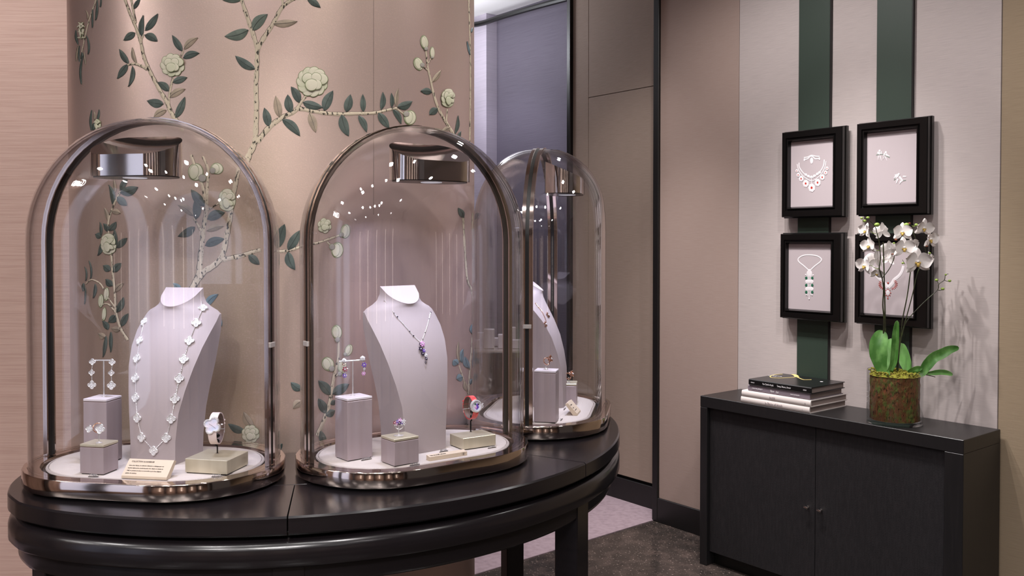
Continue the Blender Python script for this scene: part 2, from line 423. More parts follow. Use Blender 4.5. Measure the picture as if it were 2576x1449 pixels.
def wall_obj(name, c, boxes, m, bev=0.0, struct_=True, parent=None):
    """boxes in wall space: x along the wall (towards the right of the photo), y out of the wall is negative"""
    mb = MB()
    for q in boxes: mb.box(*q, bev=bev)
    o = mb.build(name, m, parent, 35 if bev else 0)
    if parent is None:
        o.location = WN * c; o.rotation_euler = (0, 0, WANG)
    if struct_: o['kind'] = 'structure'
    return o
sx = lambda u, v, c: at_wall(u, v, c)[0]
s_post = sx(1653, 1310, C_R); s_a = sx(1858, 500, C_R); s_b = sx(2516, 500, C_R)
wr = wall_obj('wall_right', C_R, [(s_post + 0.012, 4.4, 0.012, 0.10, 0, 2.9)], M['blacktrim'])
for k, (a, b, mm) in enumerate(((s_post + 0.012, s_a - 0.001, 'pinkcloth'), (s_a + 0.001, s_b - 0.0015, 'greycloth'), (s_b + 0.0015, 1.9, 'goldcloth'), (1.903, 4.4, 'goldcloth'))):
    wall_obj('panel', C_R, [(a, b, 0, 0.0119, 0, 2.9)], M[mm], bev=0.0008, struct_=False, parent=wr)
t1 = wall_obj('trim_1', C_R, [(s_post - 0.024, s_post + 0.0115, -0.012, 0.14, 0, 2.9)], M['blacktrim'], bev=0.003)
# set-back wall with the flush door
s_j = sx(1441, 300, C_L); s_d = sx(1480, 500, C_L); zd = at_wall(1560, 231.5, C_L)[1]
s_e = s_post - 0.0245 + 0.02
wl = wall_obj('wall_rear', C_L, [(s_j, 0.6 + s_post, 0.012, 0.10, 0, 2.9)], M['blacktrim'])
wall_obj('panel', C_L, [(s_j + 0.001, s_d - 0.0012, 0, 0.0119, 0.13, 2.9)], M['doorcloth'], 0.0008, False, wl)
wall_obj('panel', C_L, [(s_d + 0.0012, s_post + 0.09, 0, 0.0119, zd + 0.0015, 2.9)], M['doorcloth'], 0.0008, False, wl)
wall_obj('door_1', C_L, [(s_d + 0.0012, s_post + 0.09, 0.0, 0.0119, 0.13, zd - 0.0015)], M['doorcloth'], 0.0008)
wall_obj('trim_2', C_L, [(s_j - 0.03, s_j - 0.0005, -0.02, 0.42, 0, 2.9)], M['blacktrim'], bev=0.003)
zb = at_wall(1700, 1266.5, C_R - 0.012)[1]
wall_obj('baseboard_right', C_R, [(s_post + 0.012, 4.4, -0.012, -0.0002, 0, zb)], M['blacktrim'], bev=0.002)
wall_obj('baseboard_left', C_L, [(s_j, s_post - 0.025, -0.012, -0.0002, 0.004, zb)], M['blacktrim'], bev=0.002)
# far wall behind, with a paler pier and a black trim line under the lit ceiling
s_far = sx(1250, 300, C_F); s_f0 = sx(1180, 300, C_F)
wall_obj('wall_back', C_F, [(s_far - 3.4, s_j + 0.6, 0.0, 0.1, 0, 2.9)], M['purplecloth'])
wall_obj('wall_pier', C_F, [(s_far - 0.5, s_far, -0.09, -0.0005, 0, 2.9)], M['palecloth'])
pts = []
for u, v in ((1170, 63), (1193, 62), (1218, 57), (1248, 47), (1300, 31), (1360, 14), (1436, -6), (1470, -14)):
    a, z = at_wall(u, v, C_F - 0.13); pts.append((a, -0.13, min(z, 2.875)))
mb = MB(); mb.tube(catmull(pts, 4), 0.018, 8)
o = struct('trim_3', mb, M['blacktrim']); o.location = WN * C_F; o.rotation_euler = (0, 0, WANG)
# shop behind the camera (seen only in the polished metal and the glass)
mb = MB(); mb.box(-3.6, 3.6, -4.2, -4.1, 0, 2.9); struct('wall_front', mb, M['shopwall'], smooth=0)
mb = MB(); mb.box(-3.6, -3.5, -4.1, 7.9, 0, 2.9); struct('wall_side', mb, M['shopwall'], smooth=0)
for k, (x, y) in enumerate(((-2.9, -3.2), (-1.7, -3.9), (-0.5, -3.9), (0.7, -3.9), (1.9, -3.9), (-3.3, -1.2), (-3.3, 0.6), (2.9, -2.6))):
    mb = MB(); mb.box(x - 0.12, x + 0.12, y - 0.12, y + 0.12, 0, 2.9, 0.01); struct('trim_%d' % (k + 4), mb, M['shopwood'])
for k, x in enumerate((-2.3, -1.1, 0.1, 1.3, 2.4)):
    mb = MB(); mb.box(x - 0.03, x + 0.03, -4.09, -4.06, 0.7, 2.2); struct('glow_panel_%d' % (k + 1), mb, M['niche'], smooth=0)  # unseen shelf-light strips, added for white streaks in the glass

mb = MB(); mb.box(-3.49, -3.46, -2.9, -0.45, 0.3, 2.55); struct('glow_panel_6', mb, M['coolpanel'], smooth=0)  # unseen glowing panel added for cool reflections on column and lamp housings

sg = thing('wall_sign', 'white lit script sign high on the shop side wall, seen mirrored in the domes', 'sign', (-3.44, -0.30, 2.54))
lettering('Cartier', .40, M['sign'], sg, Matrix.Rotation(pi / 2, 4, 'Z') @ Matrix.Rotation(pi / 2, 4, 'X'), shear=.35, width=.80, extrude=.004)
mb = MB(); mb.box(-.05, -.02, 0, 1.15, .10, .14); mb.build('rail', M['shopwood'], sg)

# ------------------------------------------------------------------ painted silk: branches, leaves and blossoms in relief on the column
A_ = lambda x, y: (150 + x / 4.2618, y / 4.2618)
B_ = lambda x, y: (560 + x / 3.903, y / 3.903)
C__ = lambda x, y: (170 + x / 2.898, 400 + y / 2.898)
D_ = lambda x, y: (690 + x / 2.3375, 540 + y / 2.3375)
E_ = lambda x, y: (560 + x / 3.45, 820 + y / 3.45)
SCALE = {A_: 4.2618, B_: 3.903, C__: 2.898, D_: 2.3375, E_: 3.45}
def painted(name, mats, px_rows, off=0.0008, parent=None, mi=None, vein=None):
    """a relief patch: px_rows is a grid of (u, v, extra offset)"""
    mb = MB(); ok = True; rows = []
    for r in px_rows:
        rr = []
        for u, v, e in r:
            p = col_hit(u, v, off + e)
            if p is None: return None
            rr.append(p)
        rows.append(rr)
    mb.grid(rows)
    if vein:
        mb.mi = 1; rows = []
        for r in vein:
            rr = []
            for u, v, e in r:
                p = col_hit(u, v, off + e)
                if p is None: return None
                rr.append(p)
            rows.append(rr)
        mb.grid(rows)
    return mb.build(name, mats, parent or COLUMN, 60)
def leaf(f, bx, by, tx, ty, w, kind='d', bend=None):
    k = SCALE[f]; (u0, v0), (u1, v1) = f(bx, by), f(tx, ty); w = w / k
    du, dv = u1 - u0, v1 - v0; L = hypot(du, dv)
    if L < 4: return
    ex, ey = du / L, dv / L; nx, ny = -ey, ex
    bend = random.uniform(-0.10, 0.10) if bend is None else bend
    n = 9; rows = []; vein = []
    for i in range(n + 1):
        t = i / n
        hw = w * 0.5 * (sin(pi * t ** 0.85) ** 0.8 if 0 < t < 1 else 0.0) + 0.15
        m = bend * L * 4 * t * (1 - t)
        cu, cv = u0 + ex * L * t + nx * m, v0 + ey * L * t + ny * m
        rows.append([(cu + nx * hw * q, cv + ny * hw * q, 0.0012 * (1 - abs(q)) + 0.0006 * (abs(q) == .5)) for q in (-1, -.5, 0, .5, 1)])
        vw = max(0.25, w * 0.022 * (1 - 0.6 * t))
        vein.append([(cu + nx * vw * q, cv + ny * vw * q, 0.0017) for q in (-1, 1)])
    mm = {'d': 'leafdark', 'g': 'leafgreen', 'p': 'leafpale', 'b': 'leafblue'}[kind]
    painted('leaf', [M[mm], M['vein']], rows, vein=vein)
def branch(f, pts, w0, w1, name='branch'):
    k = SCALE[f]; P = catmull([(*f(*p), 0) for p in pts], 5); n = len(P); rows = []; e1 = []; e2 = []
    for i, p in enumerate(P):
        d = (P[min(i + 1, n - 1)] - P[max(i - 1, 0)]).normalized(); nx, ny = -d.y, d.x
        w = (w0 + (w1 - w0) * i / (n - 1)) / k * 0.5 * (1 + 0.12 * sin(i * 1.9))
        rows.append([(p.x + nx * w * q, p.y + ny * w * q, 0.0012 * (1 - q * q)) for q in (-1, -.5, 0, .5, 1)])
        e1.append([(p.x + nx * w * q, p.y + ny * w * q, 0.0002) for q in (-1.16, -0.98)])
        e2.append([(p.x + nx * w * q, p.y + ny * w * q, 0.0002) for q in (0.98, 1.2)])
    o = painted(name, [M['bark'], M['barkedge']], rows, 0.0004, vein=e1)
    return o
def scallop(cu, cv, ru, rv, rot, off, f, parent, lobes=3, name='petal', m='bloom'):
    """a painted petal with a scalloped rim and a drawn outline"""
    k = SCALE[f]; ru /= k; rv /= k; n = 20; u0, v0 = f(cu, cv)
    def ring(q, e):
        out = []
        for i in range(n):
            a = 2 * pi * i / n; r = (1 + 0.07 * abs(sin(lobes * a / 2 + 0.6))) * q
            x, y = ru * cos(a) * r, rv * sin(a) * r
            p = col_hit(u0 + x * cos(rot) - y * sin(rot), v0 + x * sin(rot) + y * cos(rot), off + e)
            if p is None: return None
            out.append(p)
        return out
    R = [ring(1.06, 0.0), ring(0.96, 0.0004), ring(0.55, 0.0007), ring(0.08, 0.0007)]
    if any(r is None for r in R): return
    mb = MB(); V = [[mb.v(p) for p in r] for r in R]
    for j in range(3):
        mb.mi = 1 if j == 0 else 0
        for i in range(n): mb.face((V[j][i], V[j][(i + 1) % n], V[j + 1][(i + 1) % n], V[j + 1][i]))
    mb.mi = 0; mb.face(V[3])
    return mb.build(name, [M[m], M['bloomedge']], parent, 60)
def blossom(f, cx, cy, rx, ry, n=13, name='blossom'):
    """a peony: a root petal that carries the other petals"""
    root = scallop(cx, cy, rx * 0.72, ry * 0.72, 0, 0.0008, f, COLUMN, 5, name)
    if root is None: return
    off = 0.0012
    for i in range(n - 4):
        a = 2 * pi * i / (n - 4) + 0.3
        scallop(cx + rx * 0.62 * cos(a), cy + ry * 0.62 * sin(a), rx * 0.36, ry * 0.36, a, off, f, root); off += 0.00035
    for i, (qx, qy, q) in enumerate(((-.28, -.22, .34), (.25, -.25, .32), (.3, .22, .30), (-.05, .22, .38))):
        scallop(cx + rx * qx, cy + ry * qy, rx * q, ry * q, i, off, f, root); off += 0.00035
def bud(f, cx, cy, rx, ry, rot=0.0, calyx=None):
    b = scallop(cx, cy, rx, ry, rot, 0.0008, f, COLUMN, 2, 'flower_bud')
    if b is None: return
    scallop(cx - rx * 0.2, cy, rx * 0.62, ry * 0.86, rot, 0.0014, f, b, 2)
    if calyx:
        scallop(calyx[0], calyx[1], rx * 0.5, rx * 0.5, 0.4, 0.002, f, b, 5, 'calyx', 'calyx')

# top left plant
branch(A_, [(690, -30), (760, 160), (830, 330), (870, 460), (900, 600), (950, 730), (1010, 850), (1080, 980), (1150, 1100), (1190, 1200), (1265, 1310), (1330, 1400)], 26, 48)
branch(A_, [(765, -20), (790, 120), (815, 250)], 22, 26); branch(A_, [(945, 745), (860, 700), (790, 685), (732, 695)], 32, 22)
branch(A_, [(868, 465), (900, 370)], 24, 16); branch(A_, [(1165, 1125), (1185, 980), (1215, 830)], 28, 20); branch(A_, [(1305, 600), (1328, 540)], 22, 14)
for q in ((800, 95, 865, -15, 45), (885, 395, 900, 165, 58), (920, 330, 1055, 148, 75), (915, 375, 1050, 445, 85), (810, 350, 690, 435, 75), (740, 685, 645, 528, 62), (825, 680, 785, 510, 42, 'p'),
          (730, 690, 622, 845, 70), (785, 710, 738, 932, 50), (1315, 550, 1210, 378, 70), (1335, 530, 1485, 405, 70, 'p'), (1325, 625, 1500, 570, 78), (1215, 885, 1370, 830, 74), (1172, 978, 1055, 880, 80),
          (1185, 1045, 1350, 955, 75, 'p'), (1115, 1115, 940, 1080, 95), (1245, 1265, 1345, 1040, 78), (1145, 1180, 1010, 1265, 75, 'p'),
          (390, 220, 408, 0, 26), (357, 300, 360, 100, 18), (305, 210, 285, 110, 20, 'p'), (205, 480, 182, 325, 28), (310, 585, 292, 380, 22), (185, 660, 207, 490, 18, 'p'), (220, 665, 222, 490, 16), (240, 905, 258, 600, 24),
          (285, 690, 270, 560, 14, 'p'), (235, 635, 245, 560, 30), (345, 1400, 352, 1180, 26), (405, 1300, 430, 1175, 24), (375, 1290, 375, 1195, 26, 'p'), (365, 1400, 370, 1320, 50), (440, 80, 450, -20, 14)):
    leaf(A_, *q)
branch(A_, [(400, -20), (330, 180), (290, 330), (240, 560)], 16, 10)
blossom(A_, 1215, 700, 130, 122); blossom(A_, 240, 330, 24, 120, 9); blossom(A_, 415, 1340, 32, 80, 9)
# the tall branch in the middle and its side branch
branch(B_, [(170, -40), (235, 150), (290, 310), (340, 470)], 34, 44)
branch(B_, [(340, 460), (335, 650), (325, 850), (330, 1050), (325, 1250), (315, 1400), (255, 1530), (230, 1620)], 40, 56)
branch(B_, [(345, 475), (420, 350), (500, 230), (560, 110), (620, 40), (720, -20)], 44, 30); branch(B_, [(585, -20), (592, 60)], 22, 22)
branch(B_, [(340, 1395), (460, 1250), (580, 1160), (700, 1100), (745, 1068), (900, 1095), (1100, 1120), (1300, 1115), (1480, 1110), (1600, 1085), (1710, 1060)], 50, 24)
branch(B_, [(735, 1065), (775, 1000), (840, 920)], 34, 22); branch(B_, [(1700, 1062), (1790, 1130)], 18, 14)
for q in ((255, 295, 20, 358, 105, 'g'), (295, 300, 443, 140, 105, 'g'), (320, 680, 125, 548, 85), (500, 235, 735, 210, 75, 'p'), (830, -20, 962, 75, 66), (190, -5, 0, 0, 50, 'g'), (455, 1245, 410, 1058, 82), (562, 1155, 522, 940, 80, 'p'),
          (670, 1110, 640, 928, 86), (755, 1010, 672, 850, 82), (785, 1005, 985, 1055, 84), (995, 1088, 1085, 890, 95), (1213, 1100, 1255, 927, 84), (1380, 1100, 1375, 925, 55), (1555, 1078, 1570, 903, 55), (1660, 1055, 1655, 913, 40),
          (1705, 1050, 1722, 868, 40, 'p'), (1715, 1050, 1860, 995, 82), (585, 1172, 762, 1340, 88), (852, 1108, 915, 1302, 82, 'p'), (1167, 1125, 1237, 1340, 95), (1333, 1135, 1413, 1300, 64), (1527, 1108, 1635, 1260, 78), (1670, 1075, 1750, 1218, 56),
          (2055, 805, 2140, 690, 50, 'p'), (2052, 908, 1942, 893, 66), (2107, 1065, 2028, 1125, 72), (2280, 1315, 2307, 1135, 36), (2310, 1370, 2335, 1290, 36), (2230, 1250, 2150, 1300, 50, 'p'), (2425, 540, 2395, 405, 20, 'b'), (2440, 320, 2450, 270, 18, 'b')):
    leaf(B_, *q)
blossom(B_, 880, 805, 155, 145, 15); bud(B_, 1838, 1155, 55, 65, 0.2, (1800, 1120))
branch(B_, [(2300, 1390), (2275, 1335), (2200, 1210), (2120, 1070), (2070, 920), (2040, 780), (2012, 650), (1995, 500)], 30, 14)
branch(B_, [(2012, 690), (1955, 645)], 14, 12); branch(B_, [(2020, 620), (2045, 570)], 12, 10); branch(B_, [(2195, 1190), (2205, 1070)], 14, 12)
bud(B_, 1978, 415, 35, 62, -0.1, (1992, 480)); bud(B_, 2055, 520, 22, 55, 0, (2050, 565)); bud(B_, 1920, 628, 42, 60, -0.3, (1955, 640)); blossom(B_, 2205, 965, 66, 108, 11)
branch(B_, [(2415, -20), (2430, 500), (2432, 900), (2425, 1400)], 12, 12)
# plant behind the left dome
branch(C__, [(385, 235), (335, 340), (300, 450), (300, 550), (318, 690), (330, 830), (345, 980), (355, 1120), (385, 1230), (440, 1320)], 12, 20)
for q in ((385, 230, 440, 125, 42), (385, 245, 515, 205, 70), (330, 330, 303, 188, 38), (350, 245, 340, 150, 24, 'p'), (365, 275, 435, 340, 56), (325, 385, 390, 395, 42, 'p'), (295, 450, 272, 355, 28, 'p'), (245, 560, 240, 460, 22), (295, 530, 265, 470, 40),
          (303, 522, 357, 458, 44), (358, 625, 345, 515, 34), (362, 648, 437, 575, 46), (247, 570, 205, 548, 48), (247, 615, 222, 705, 32), (312, 815, 263, 775, 52), (337, 825, 395, 758, 50), (332, 925, 282, 875, 50), (350, 968, 410, 905, 42, 'p'),
          (360, 1118, 410, 1008, 46), (355, 1140, 300, 1190, 56), (395, 1220, 445, 1125, 46), (385, 1245, 322, 1235, 44, 'p'), (297, 1245, 258, 1180, 42), (280, 1300, 228, 1270, 46, 'p'), (283, 1290, 262, 1445, 28), (318, 1260, 318, 1410, 28),
          (135, 890, 130, 785, 12), (172, 875, 160, 740, 12), (120, 905, 118, 965, 24), (205, 910, 190, 1015, 24), (132, 935, 128, 1060, 12),
          (1000, 345, 902, 222, 66), (935, 440, 930, 290, 62), (918, 415, 805, 335, 54, 'p'), (1020, 440, 1148, 390, 70), (930, 495, 805, 565, 60), (1015, 525, 1140, 490, 45, 'p'), (1003, 632, 1145, 582, 64), (1320, 700, 1400, 770, 58),
          (830, 960, 770, 905, 42, 'b'), (990, 1030, 955, 935, 42, 'b'), (1005, 1080, 1100, 985, 52, 'b'), (1105, 1150, 1125, 1220, 24, 'b')):
    leaf(C__, *q)
blossom(C__, 305, 620, 55, 92, 12); bud(C__, 285, 985, 18, 45, 0.1); bud(C__, 245, 1035, 18, 45, 0.1); bud(C__, 268, 1130, 14, 45, 0.1)
branch(C__, [(265, 950), (235, 905), (175, 880), (135, 910)], 12, 8); branch(C__, [(345, 1080), (290, 1000)], 12, 8); branch(C__, [(352, 1120), (300, 1060), (255, 1060)], 14, 8)
branch(C__, [(890, 975), (950, 860), (970, 720), (990, 530), (1010, 380), (1018, 200), (1025, 80), (985, -20)], 44, 14)
branch(C__, [(900, -30), (940, 80), (985, 200), (1000, 300)], 20, 22); branch(C__, [(975, 525), (920, 430)], 18, 12); branch(C__, [(1010, 380), (1110, 318)], 12, 10)
branch(C__, [(1250, 60), (1215, 230), (1185, 420), (1160, 560), (1125, 710), (1060, 780), (985, 830), (905, 950)], 28, 42)
branch(C__, [(1125, 735), (1250, 710), (1330, 685), (1410, 662)], 34, 26)
bud(C__, 935, 95, 52, 58, 0.2, (985, 140)); bud(C__, 1090, 70, 42, 38, 0, (1060, 85)); blossom(C__, 1165, 300, 62, 95, 11)
# between the domes and behind the middle dome
branch(D_, [(0, 218), (80, 212), (170, 185), (260, 165), (385, 122)], 18, 12); branch(D_, [(310, 160), (345, 195)], 12, 10)
for q in ((15, 200, 62, 55, 64), (80, 210, 150, 92, 56), (80, 218, 122, 325, 54), (330, 1060, 258, 975, 56), (340, 1055, 440, 995, 56), (305, 1170, 258, 1080, 52), (300, 1180, 357, 1150, 46), (163, 1030, 97, 985, 46), (162, 1095, 110, 1140, 46, 'p'),
          (270, 1270, 310, 1360, 42), (330, 1115, 360, 1090, 30), (1110, 20, 1080, -40, 34), (1078, 880, 1050, 855, 46, 'b'), (1085, 870, 1080, 750, 20, 'p'), (1100, 870, 1108, 790, 30, 'b'), (1105, 955, 1070, 965, 46, 'b'), (1145, 905, 1120, 835, 36, 'b'),
          (1148, 1000, 1165, 965, 22, 'b'), (1135, 1040, 1118, 975, 28, 'p'), (1160, 700, 1166, 640, 22, 'b'), (1165, 600, 1175, 540, 20, 'b')):
    leaf(D_, *q)
blossom(D_, 295, 65, 42, 46, 10); bud(D_, 418, 98, 26, 38, 0.2, (395, 118)); bud(D_, 370, 208, 33, 42, 0.2, (340, 190))
branch(D_, [(255, 1300), (320, 1130), (350, 960), (375, 850), (378, 740)], 26, 12)
bud(D_, 367, 690, 28, 38, 0, (370, 735)); bud(D_, 437, 797, 20, 32, 0.4, (415, 820)); bud(D_, 315, 878, 33, 38, -0.3, (338, 905)); bud(D_, 398, 895, 25, 36, 0, (385, 935))
branch(D_, [(348, 965), (385, 930)], 10, 8)
branch(D_, [(1108, -10), (1120, 200), (1135, 380), (1165, 470), (1165, 700), (1150, 900), (1140, 1060)], 12, 10); branch(D_, [(1165, -10), (1168, 450)], 8, 8); branch(D_, [(1085, 885), (1135, 1040)], 8, 8)
blossom(E_, 245, 935, 78, 82, 12)
for q in ((195, 915, 50, 848, 66), (265, 875, 185, 745, 76, 'p'), (140, 1065, 215, 1045, 26), (478, 1080, 520, 1020, 48), (478, 970, 494, 905, 24)): leaf(E_, *q)
# paper joint
painted('paper_joint', [M['barkedge']], [[(939.4, v, 0.0), (940.3, v, 0.0)] for v in range(0, 560, 20)], 0.0002)

# ------------------------------------------------------------------ crescent table around the column
TC = Vector((-0.482, 2.104, 0)); TR = 0.732; TZ = 0.92
PR = [(-152, .47), (-149.7, .484), (-142.5, .533), (-136.8, .59), (-133.3, .624), (-128.2, .667), (-122.6, .704), (-117, .726), (-110, .732), (16, .732), (25, .728), (31, .705), (36, .665), (41, .605), (46, .535), (51, .475)]
def t_rad(a):
    for (a0, r0), (a1, r1) in zip(PR, PR[1:]):
        if a0 <= a <= a1: return r0 + (r1 - r0) * (a - a0) / (a1 - a0)
    return .47
def col_dist(a):
    """distance from the table centre to the column's face in direction a (degrees)"""
    d = Vector((cos(radians(a)), sin(radians(a)))); lo, hi = 0.0, 1.2
    f = lambda r: (abs((TC.x + d.x * r - KC[0]) / KA)) ** KE + (abs((TC.y + d.y * r - KC[1]) / KB)) ** KE
    for _ in range(40):
        m = (lo + hi) / 2
        if f(m) < 1: lo = m
        else: hi = m
    return hi + 0.004
A0, A1 = -149.0, 49.0
def angs(a, b, st=1.5):
    n = max(2, int((b - a) / st)); return [a + (b - a) * i / n for i in range(n + 1)]
def pol(a, r, z): return (r * cos(radians(a)), r * sin(radians(a)), z)
def slab(al, rin, rout, z0, z1, bev=0.003):
    mb = MB(); rows = []
    for a in al:
        i, o = rin(a), rout(a); i = min(i, o - 0.004)
        rows.append([pol(a, i, z0), pol(a, o - bev, z0), pol(a, o, z0 + bev), pol(a, o, z1 - bev), pol(a, o - bev, z1), pol(a, i, z1)])
    mb.rings(rows); return mb
table = thing('display_table', 'black lacquered crescent display table curving round the papered column', 'table', (TC.x, TC.y, 0))
RM = 0.545
slab(angs(A0, A1), col_dist, lambda a: min(RM - 0.001, t_rad(a) - 0.09), TZ - 0.030, TZ, 0.0012).build('inner_top', M['tablewood'], table)
SEAM = [A0, -79.7, -31.3, 17.2, A1]
for a, b in zip(SEAM, SEAM[1:]):
    slab(angs(a + 0.09, b - 0.09), lambda q: min(RM + 0.001, t_rad(q) - 0.088), t_rad, TZ - 0.030, TZ).build('top_segment', M['tablewood'], table)
slab(angs(A0, A1), lambda a: max(col_dist(a), 0.40 if t_rad(a) > .6 else 0), lambda a: t_rad(a) - 0.022, 0.882, TZ - 0.0302, 0.001).build('shadow_groove', M['dark'], table)
rows = []
for a in angs(A0, A1):
    r = t_rad(a); i = min(col_dist(a), r - 0.06)
    rows.append([pol(a, i, 0.838), pol(a, r - 0.004, 0.838), pol(a, r, 0.842), pol(a, r, 0.866), pol(a, r - 0.004, 0.875), pol(a, r - 0.011, 0.8805), pol(a, r - 0.022, 0.8818), pol(a, i, 0.8818)])
mb = MB(); mb.rings(rows); mb.build('rounded_rail', M['tablewood'], table, 50)
rows = []
for a in angs(A0, A1):
    r = t_rad(a) - 0.017; i = r - 0.03
    rows.append([pol(a, i, 0.800), pol(a, r - 0.012, 0.800), pol(a, r - 0.003, 0.804), pol(a, r, 0.812), pol(a, r, 0.8378), pol(a, i, 0.8378)])
mb = MB(); mb.rings(rows); mb.build('apron', M['tablewood'], table, 50)
for a, r in ((-79.7, .694), (-29.6, .694), (27.0, .545), (-128, .60)):
    mb = MB(); mt = Matrix.Rotation(radians(a), 4, 'Z')
    hw = .019 if a == 27.0 else .026
    mb.box(r - .028, r + .022, -hw, hw, 0.0045, 0.8378, 0.002, mtx=mt)
    mb.build('leg', M['tablewood'], table)

# ------------------------------------------------------------------ glass domes
DL, DR, DZS, PADZ = 0.220, 0.150, 0.431, 0.952
DOME = [(-0.645, 1.612, -0.17), (-0.187, 1.720, 0.62), (0.070, 2.130, 1.40)]
def arch(R, z0, n=28, zs=DZS):
    P = [(R, z0 + (zs - z0) * i / 6) for i in range(6)]
    P += [(R * cos(pi * i / n), zs + R * sin(pi * i / n)) for i in range(n + 1)]
    P += [(-R, zs - (zs - z0) * (i + 1) / 6) for i in range(6)]
    return P
def glass_half(sgn, R=DL, r=DR, y0=0.0122, z0=0.034):
    """half of an arch-shaped plate rounded off all along its rim"""
    sp = R - r; inner = arch(sp, z0); rows = []
    A = [(1, 0)] * 6 + [(cos(pi * i / 28), sin(pi * i / 28)) for i in range(29)] + [(-1, 0)] * 6
    nphi = 12
    for (x, z), (nx, nz) in zip(inner, A):
        row = []
        for k in range(nphi + 1):
            ph = pi / 2 * k / nphi
            row.append((x + nx * r * cos(ph), sgn * (y0 + (r - y0) * sin(ph)), z + nz * r * cos(ph)))
        for q in (0.6, 0.3, 0.0): row.append((x * q, sgn * r, z if z < DZS else DZS + (z - DZS)))
        rows.append(row)
    mb = MB(); mb.grid(rows)
    bmesh.ops.remove_doubles(mb.bm, verts=mb.bm.verts, dist=0.0004)
    bmesh.ops.recalc_face_normals(mb.bm, faces=mb.bm.faces)
    # real wall thickness
    g = bmesh.ops.solidify(mb.bm, geom=mb.bm.faces[:], thickness=0.0042)
    return mb
def arch_band(r0, r1, y0, y1, z0=0.034):
    P0 = arch(1, 0); mb = MB(); rows = []
    for (xa, za), (xb, zb) in zip(arch(r0, z0), arch(r1, z0)):
        rows.append([(xb, y0, zb), (xb, y1, zb), (xa, y1, za), (xa, y0, za)])
    mb.rings(rows); return mb
def rrect(x, y0, y1, rad, n=8):
    P = []
    for cx, cy, a in ((x - rad, y0 + rad, -90), (x - rad, y1 - rad, 0), (-x + rad, y1 - rad, 90), (-x + rad, y0 + rad, 180)):
        rr = rad
        for i in range(n + 1):
            b = radians(a + 90 * i / n); P.append((cx + rr * cos(b), cy + rr * sin(b)))
    return P
GL = [glass_half(-1).mesh('front_glass', M['glass'], 60), glass_half(1).mesh('rear_glass', M['glass'], 60)]
def make_dome(i, label):
    cx, cy, a = DOME[i]
    d = thing('display_dome', label, 'display dome', (cx, cy, TZ), a, 'arched glass domes on the crescent table')
    MB().prism(stadium(DL - .004, DR - .004), 0.0003, 0.006).build('plinth', M['dark'], d)
    mb = MB(); rows = []
    for dr, z in ((.012, .006), (.0125, .007), (.0125, .0325), (.0115, .034), (.004, .034), (.003, .033), (-.016, .033), (-.018, .026)):
        rows.append([(x, y, z) for x, y in stadium(DL + dr, DR + dr)])
    rows.insert(0, [(x * .9, y * .9, .006) for x, y in stadium(DL, DR)])
    mb.rings(rows, False, False); mb.build('base_ring', M['steel2'], d, 40)
    MB().prism(stadium(DL - .0165, DR - .0165), 0.0245, 0.0258).build('base_floor', M['darkmetal'], d)
    mb = MB(); mb.rings([[(x, y, z) for x, y in stadium(DL - .030 - e, DR - .030 - e)] for e, z in ((0, .0262), (0, .030), (.002, .032))]); mb.build('linen_pad', M['linen'], d, 50)
    mb = MB(); mb.tube([(x, y, .0290) for x, y in stadium(DL - .0275, DR - .0275, 24)], .0024, 6, True); mb.build('braid_edge', M['braid'], d)
    arch_band(DL - .006, DL + .002, -.0120, -.0042).build('front_band', M['steel2'], d)
    arch_band(DL - .006, DL + .002, .0042, .0120).build('rear_band', M['steel2'], d)
    arch_band(DL - .0095, DL + .0005, -.0041, .0041).build('seal', M['dark'], d)
    put(GL[0], 'front_glass', d); put(GL[1], 'rear_glass', d)
    out = rrect(.080, -.1005, -.0137, .0433, 14)
    mb = MB(); mb.prism(out, .5426, .58, z_of=lambda x, y: .579 + (y + .100) / .0863 * .0385); can = mb.build('lamp_housing', M['steel'], d, 40)
    mb = MB(); mb.prism([(x * .94, (y + .06) * .92 - .06) for x, y in out], .5412, .5424); mb.build('lamp_plate', M['darkmetal'], can)
    mb = MB(); mb.lathe([(.020, .5404), (.020, .5410)], 24, (0, -.062)); mb.build('lamp_lens', mat('lamp lens', '#ffffff', .4, emit=('#eef0ff', 0.3)) if 'lens' not in M else M['lens'], can)
    for s in (-1, 1):
        mb = MB(); mb.box(s * (DL + .0012), s * (DL + .0052), -.0095, .0095, .243, .252, .0008); p = mb.build('lock_plate', M['keyplate'], d)
    l = lamp('dome_light', 'AREA', (0, 0, 0), DOME_W[i], COOL, .05)
    l.data.shape = 'DISK'; l.data.spread = radians(150)
    q = Vector((0, -.062, .5385)); q.rotate(Matrix.Rotation(a, 3, 'Z'))
    l.location = Vector((cx, cy, TZ)) + q
    l.rotation_euler = (0, 0, a)
    return d
M['lens'] = mat('lamp lens', '#ffffff', .4, emit=('#eef0ff', 0.3))
DOME_W = [1.2, 1.2, 1.6]
domes = [make_dome(0, 'glass dome nearest the left wall, over the long clover necklace'),
         make_dome(1, 'middle glass dome, over the violet pendant necklace and red-strapped watch'),
         make_dome(2, 'glass dome at the right end of the table, seen edge on')]
mb = MB(); pc = [at_z(u, v, TZ + .004) for u, v in ((1318, 1103), (1330, 1101), (1345, 1101), (1357, 1098), (1366, 1092))]
mb.tube(catmull([Vector(p) + Vector((-.004, -.012, 0)) for p in pc], 5), .0018, 6); tag(mb.build('power_cable', M['dark']), 'thin black cable lying beside the base of the right dome', 'cable')

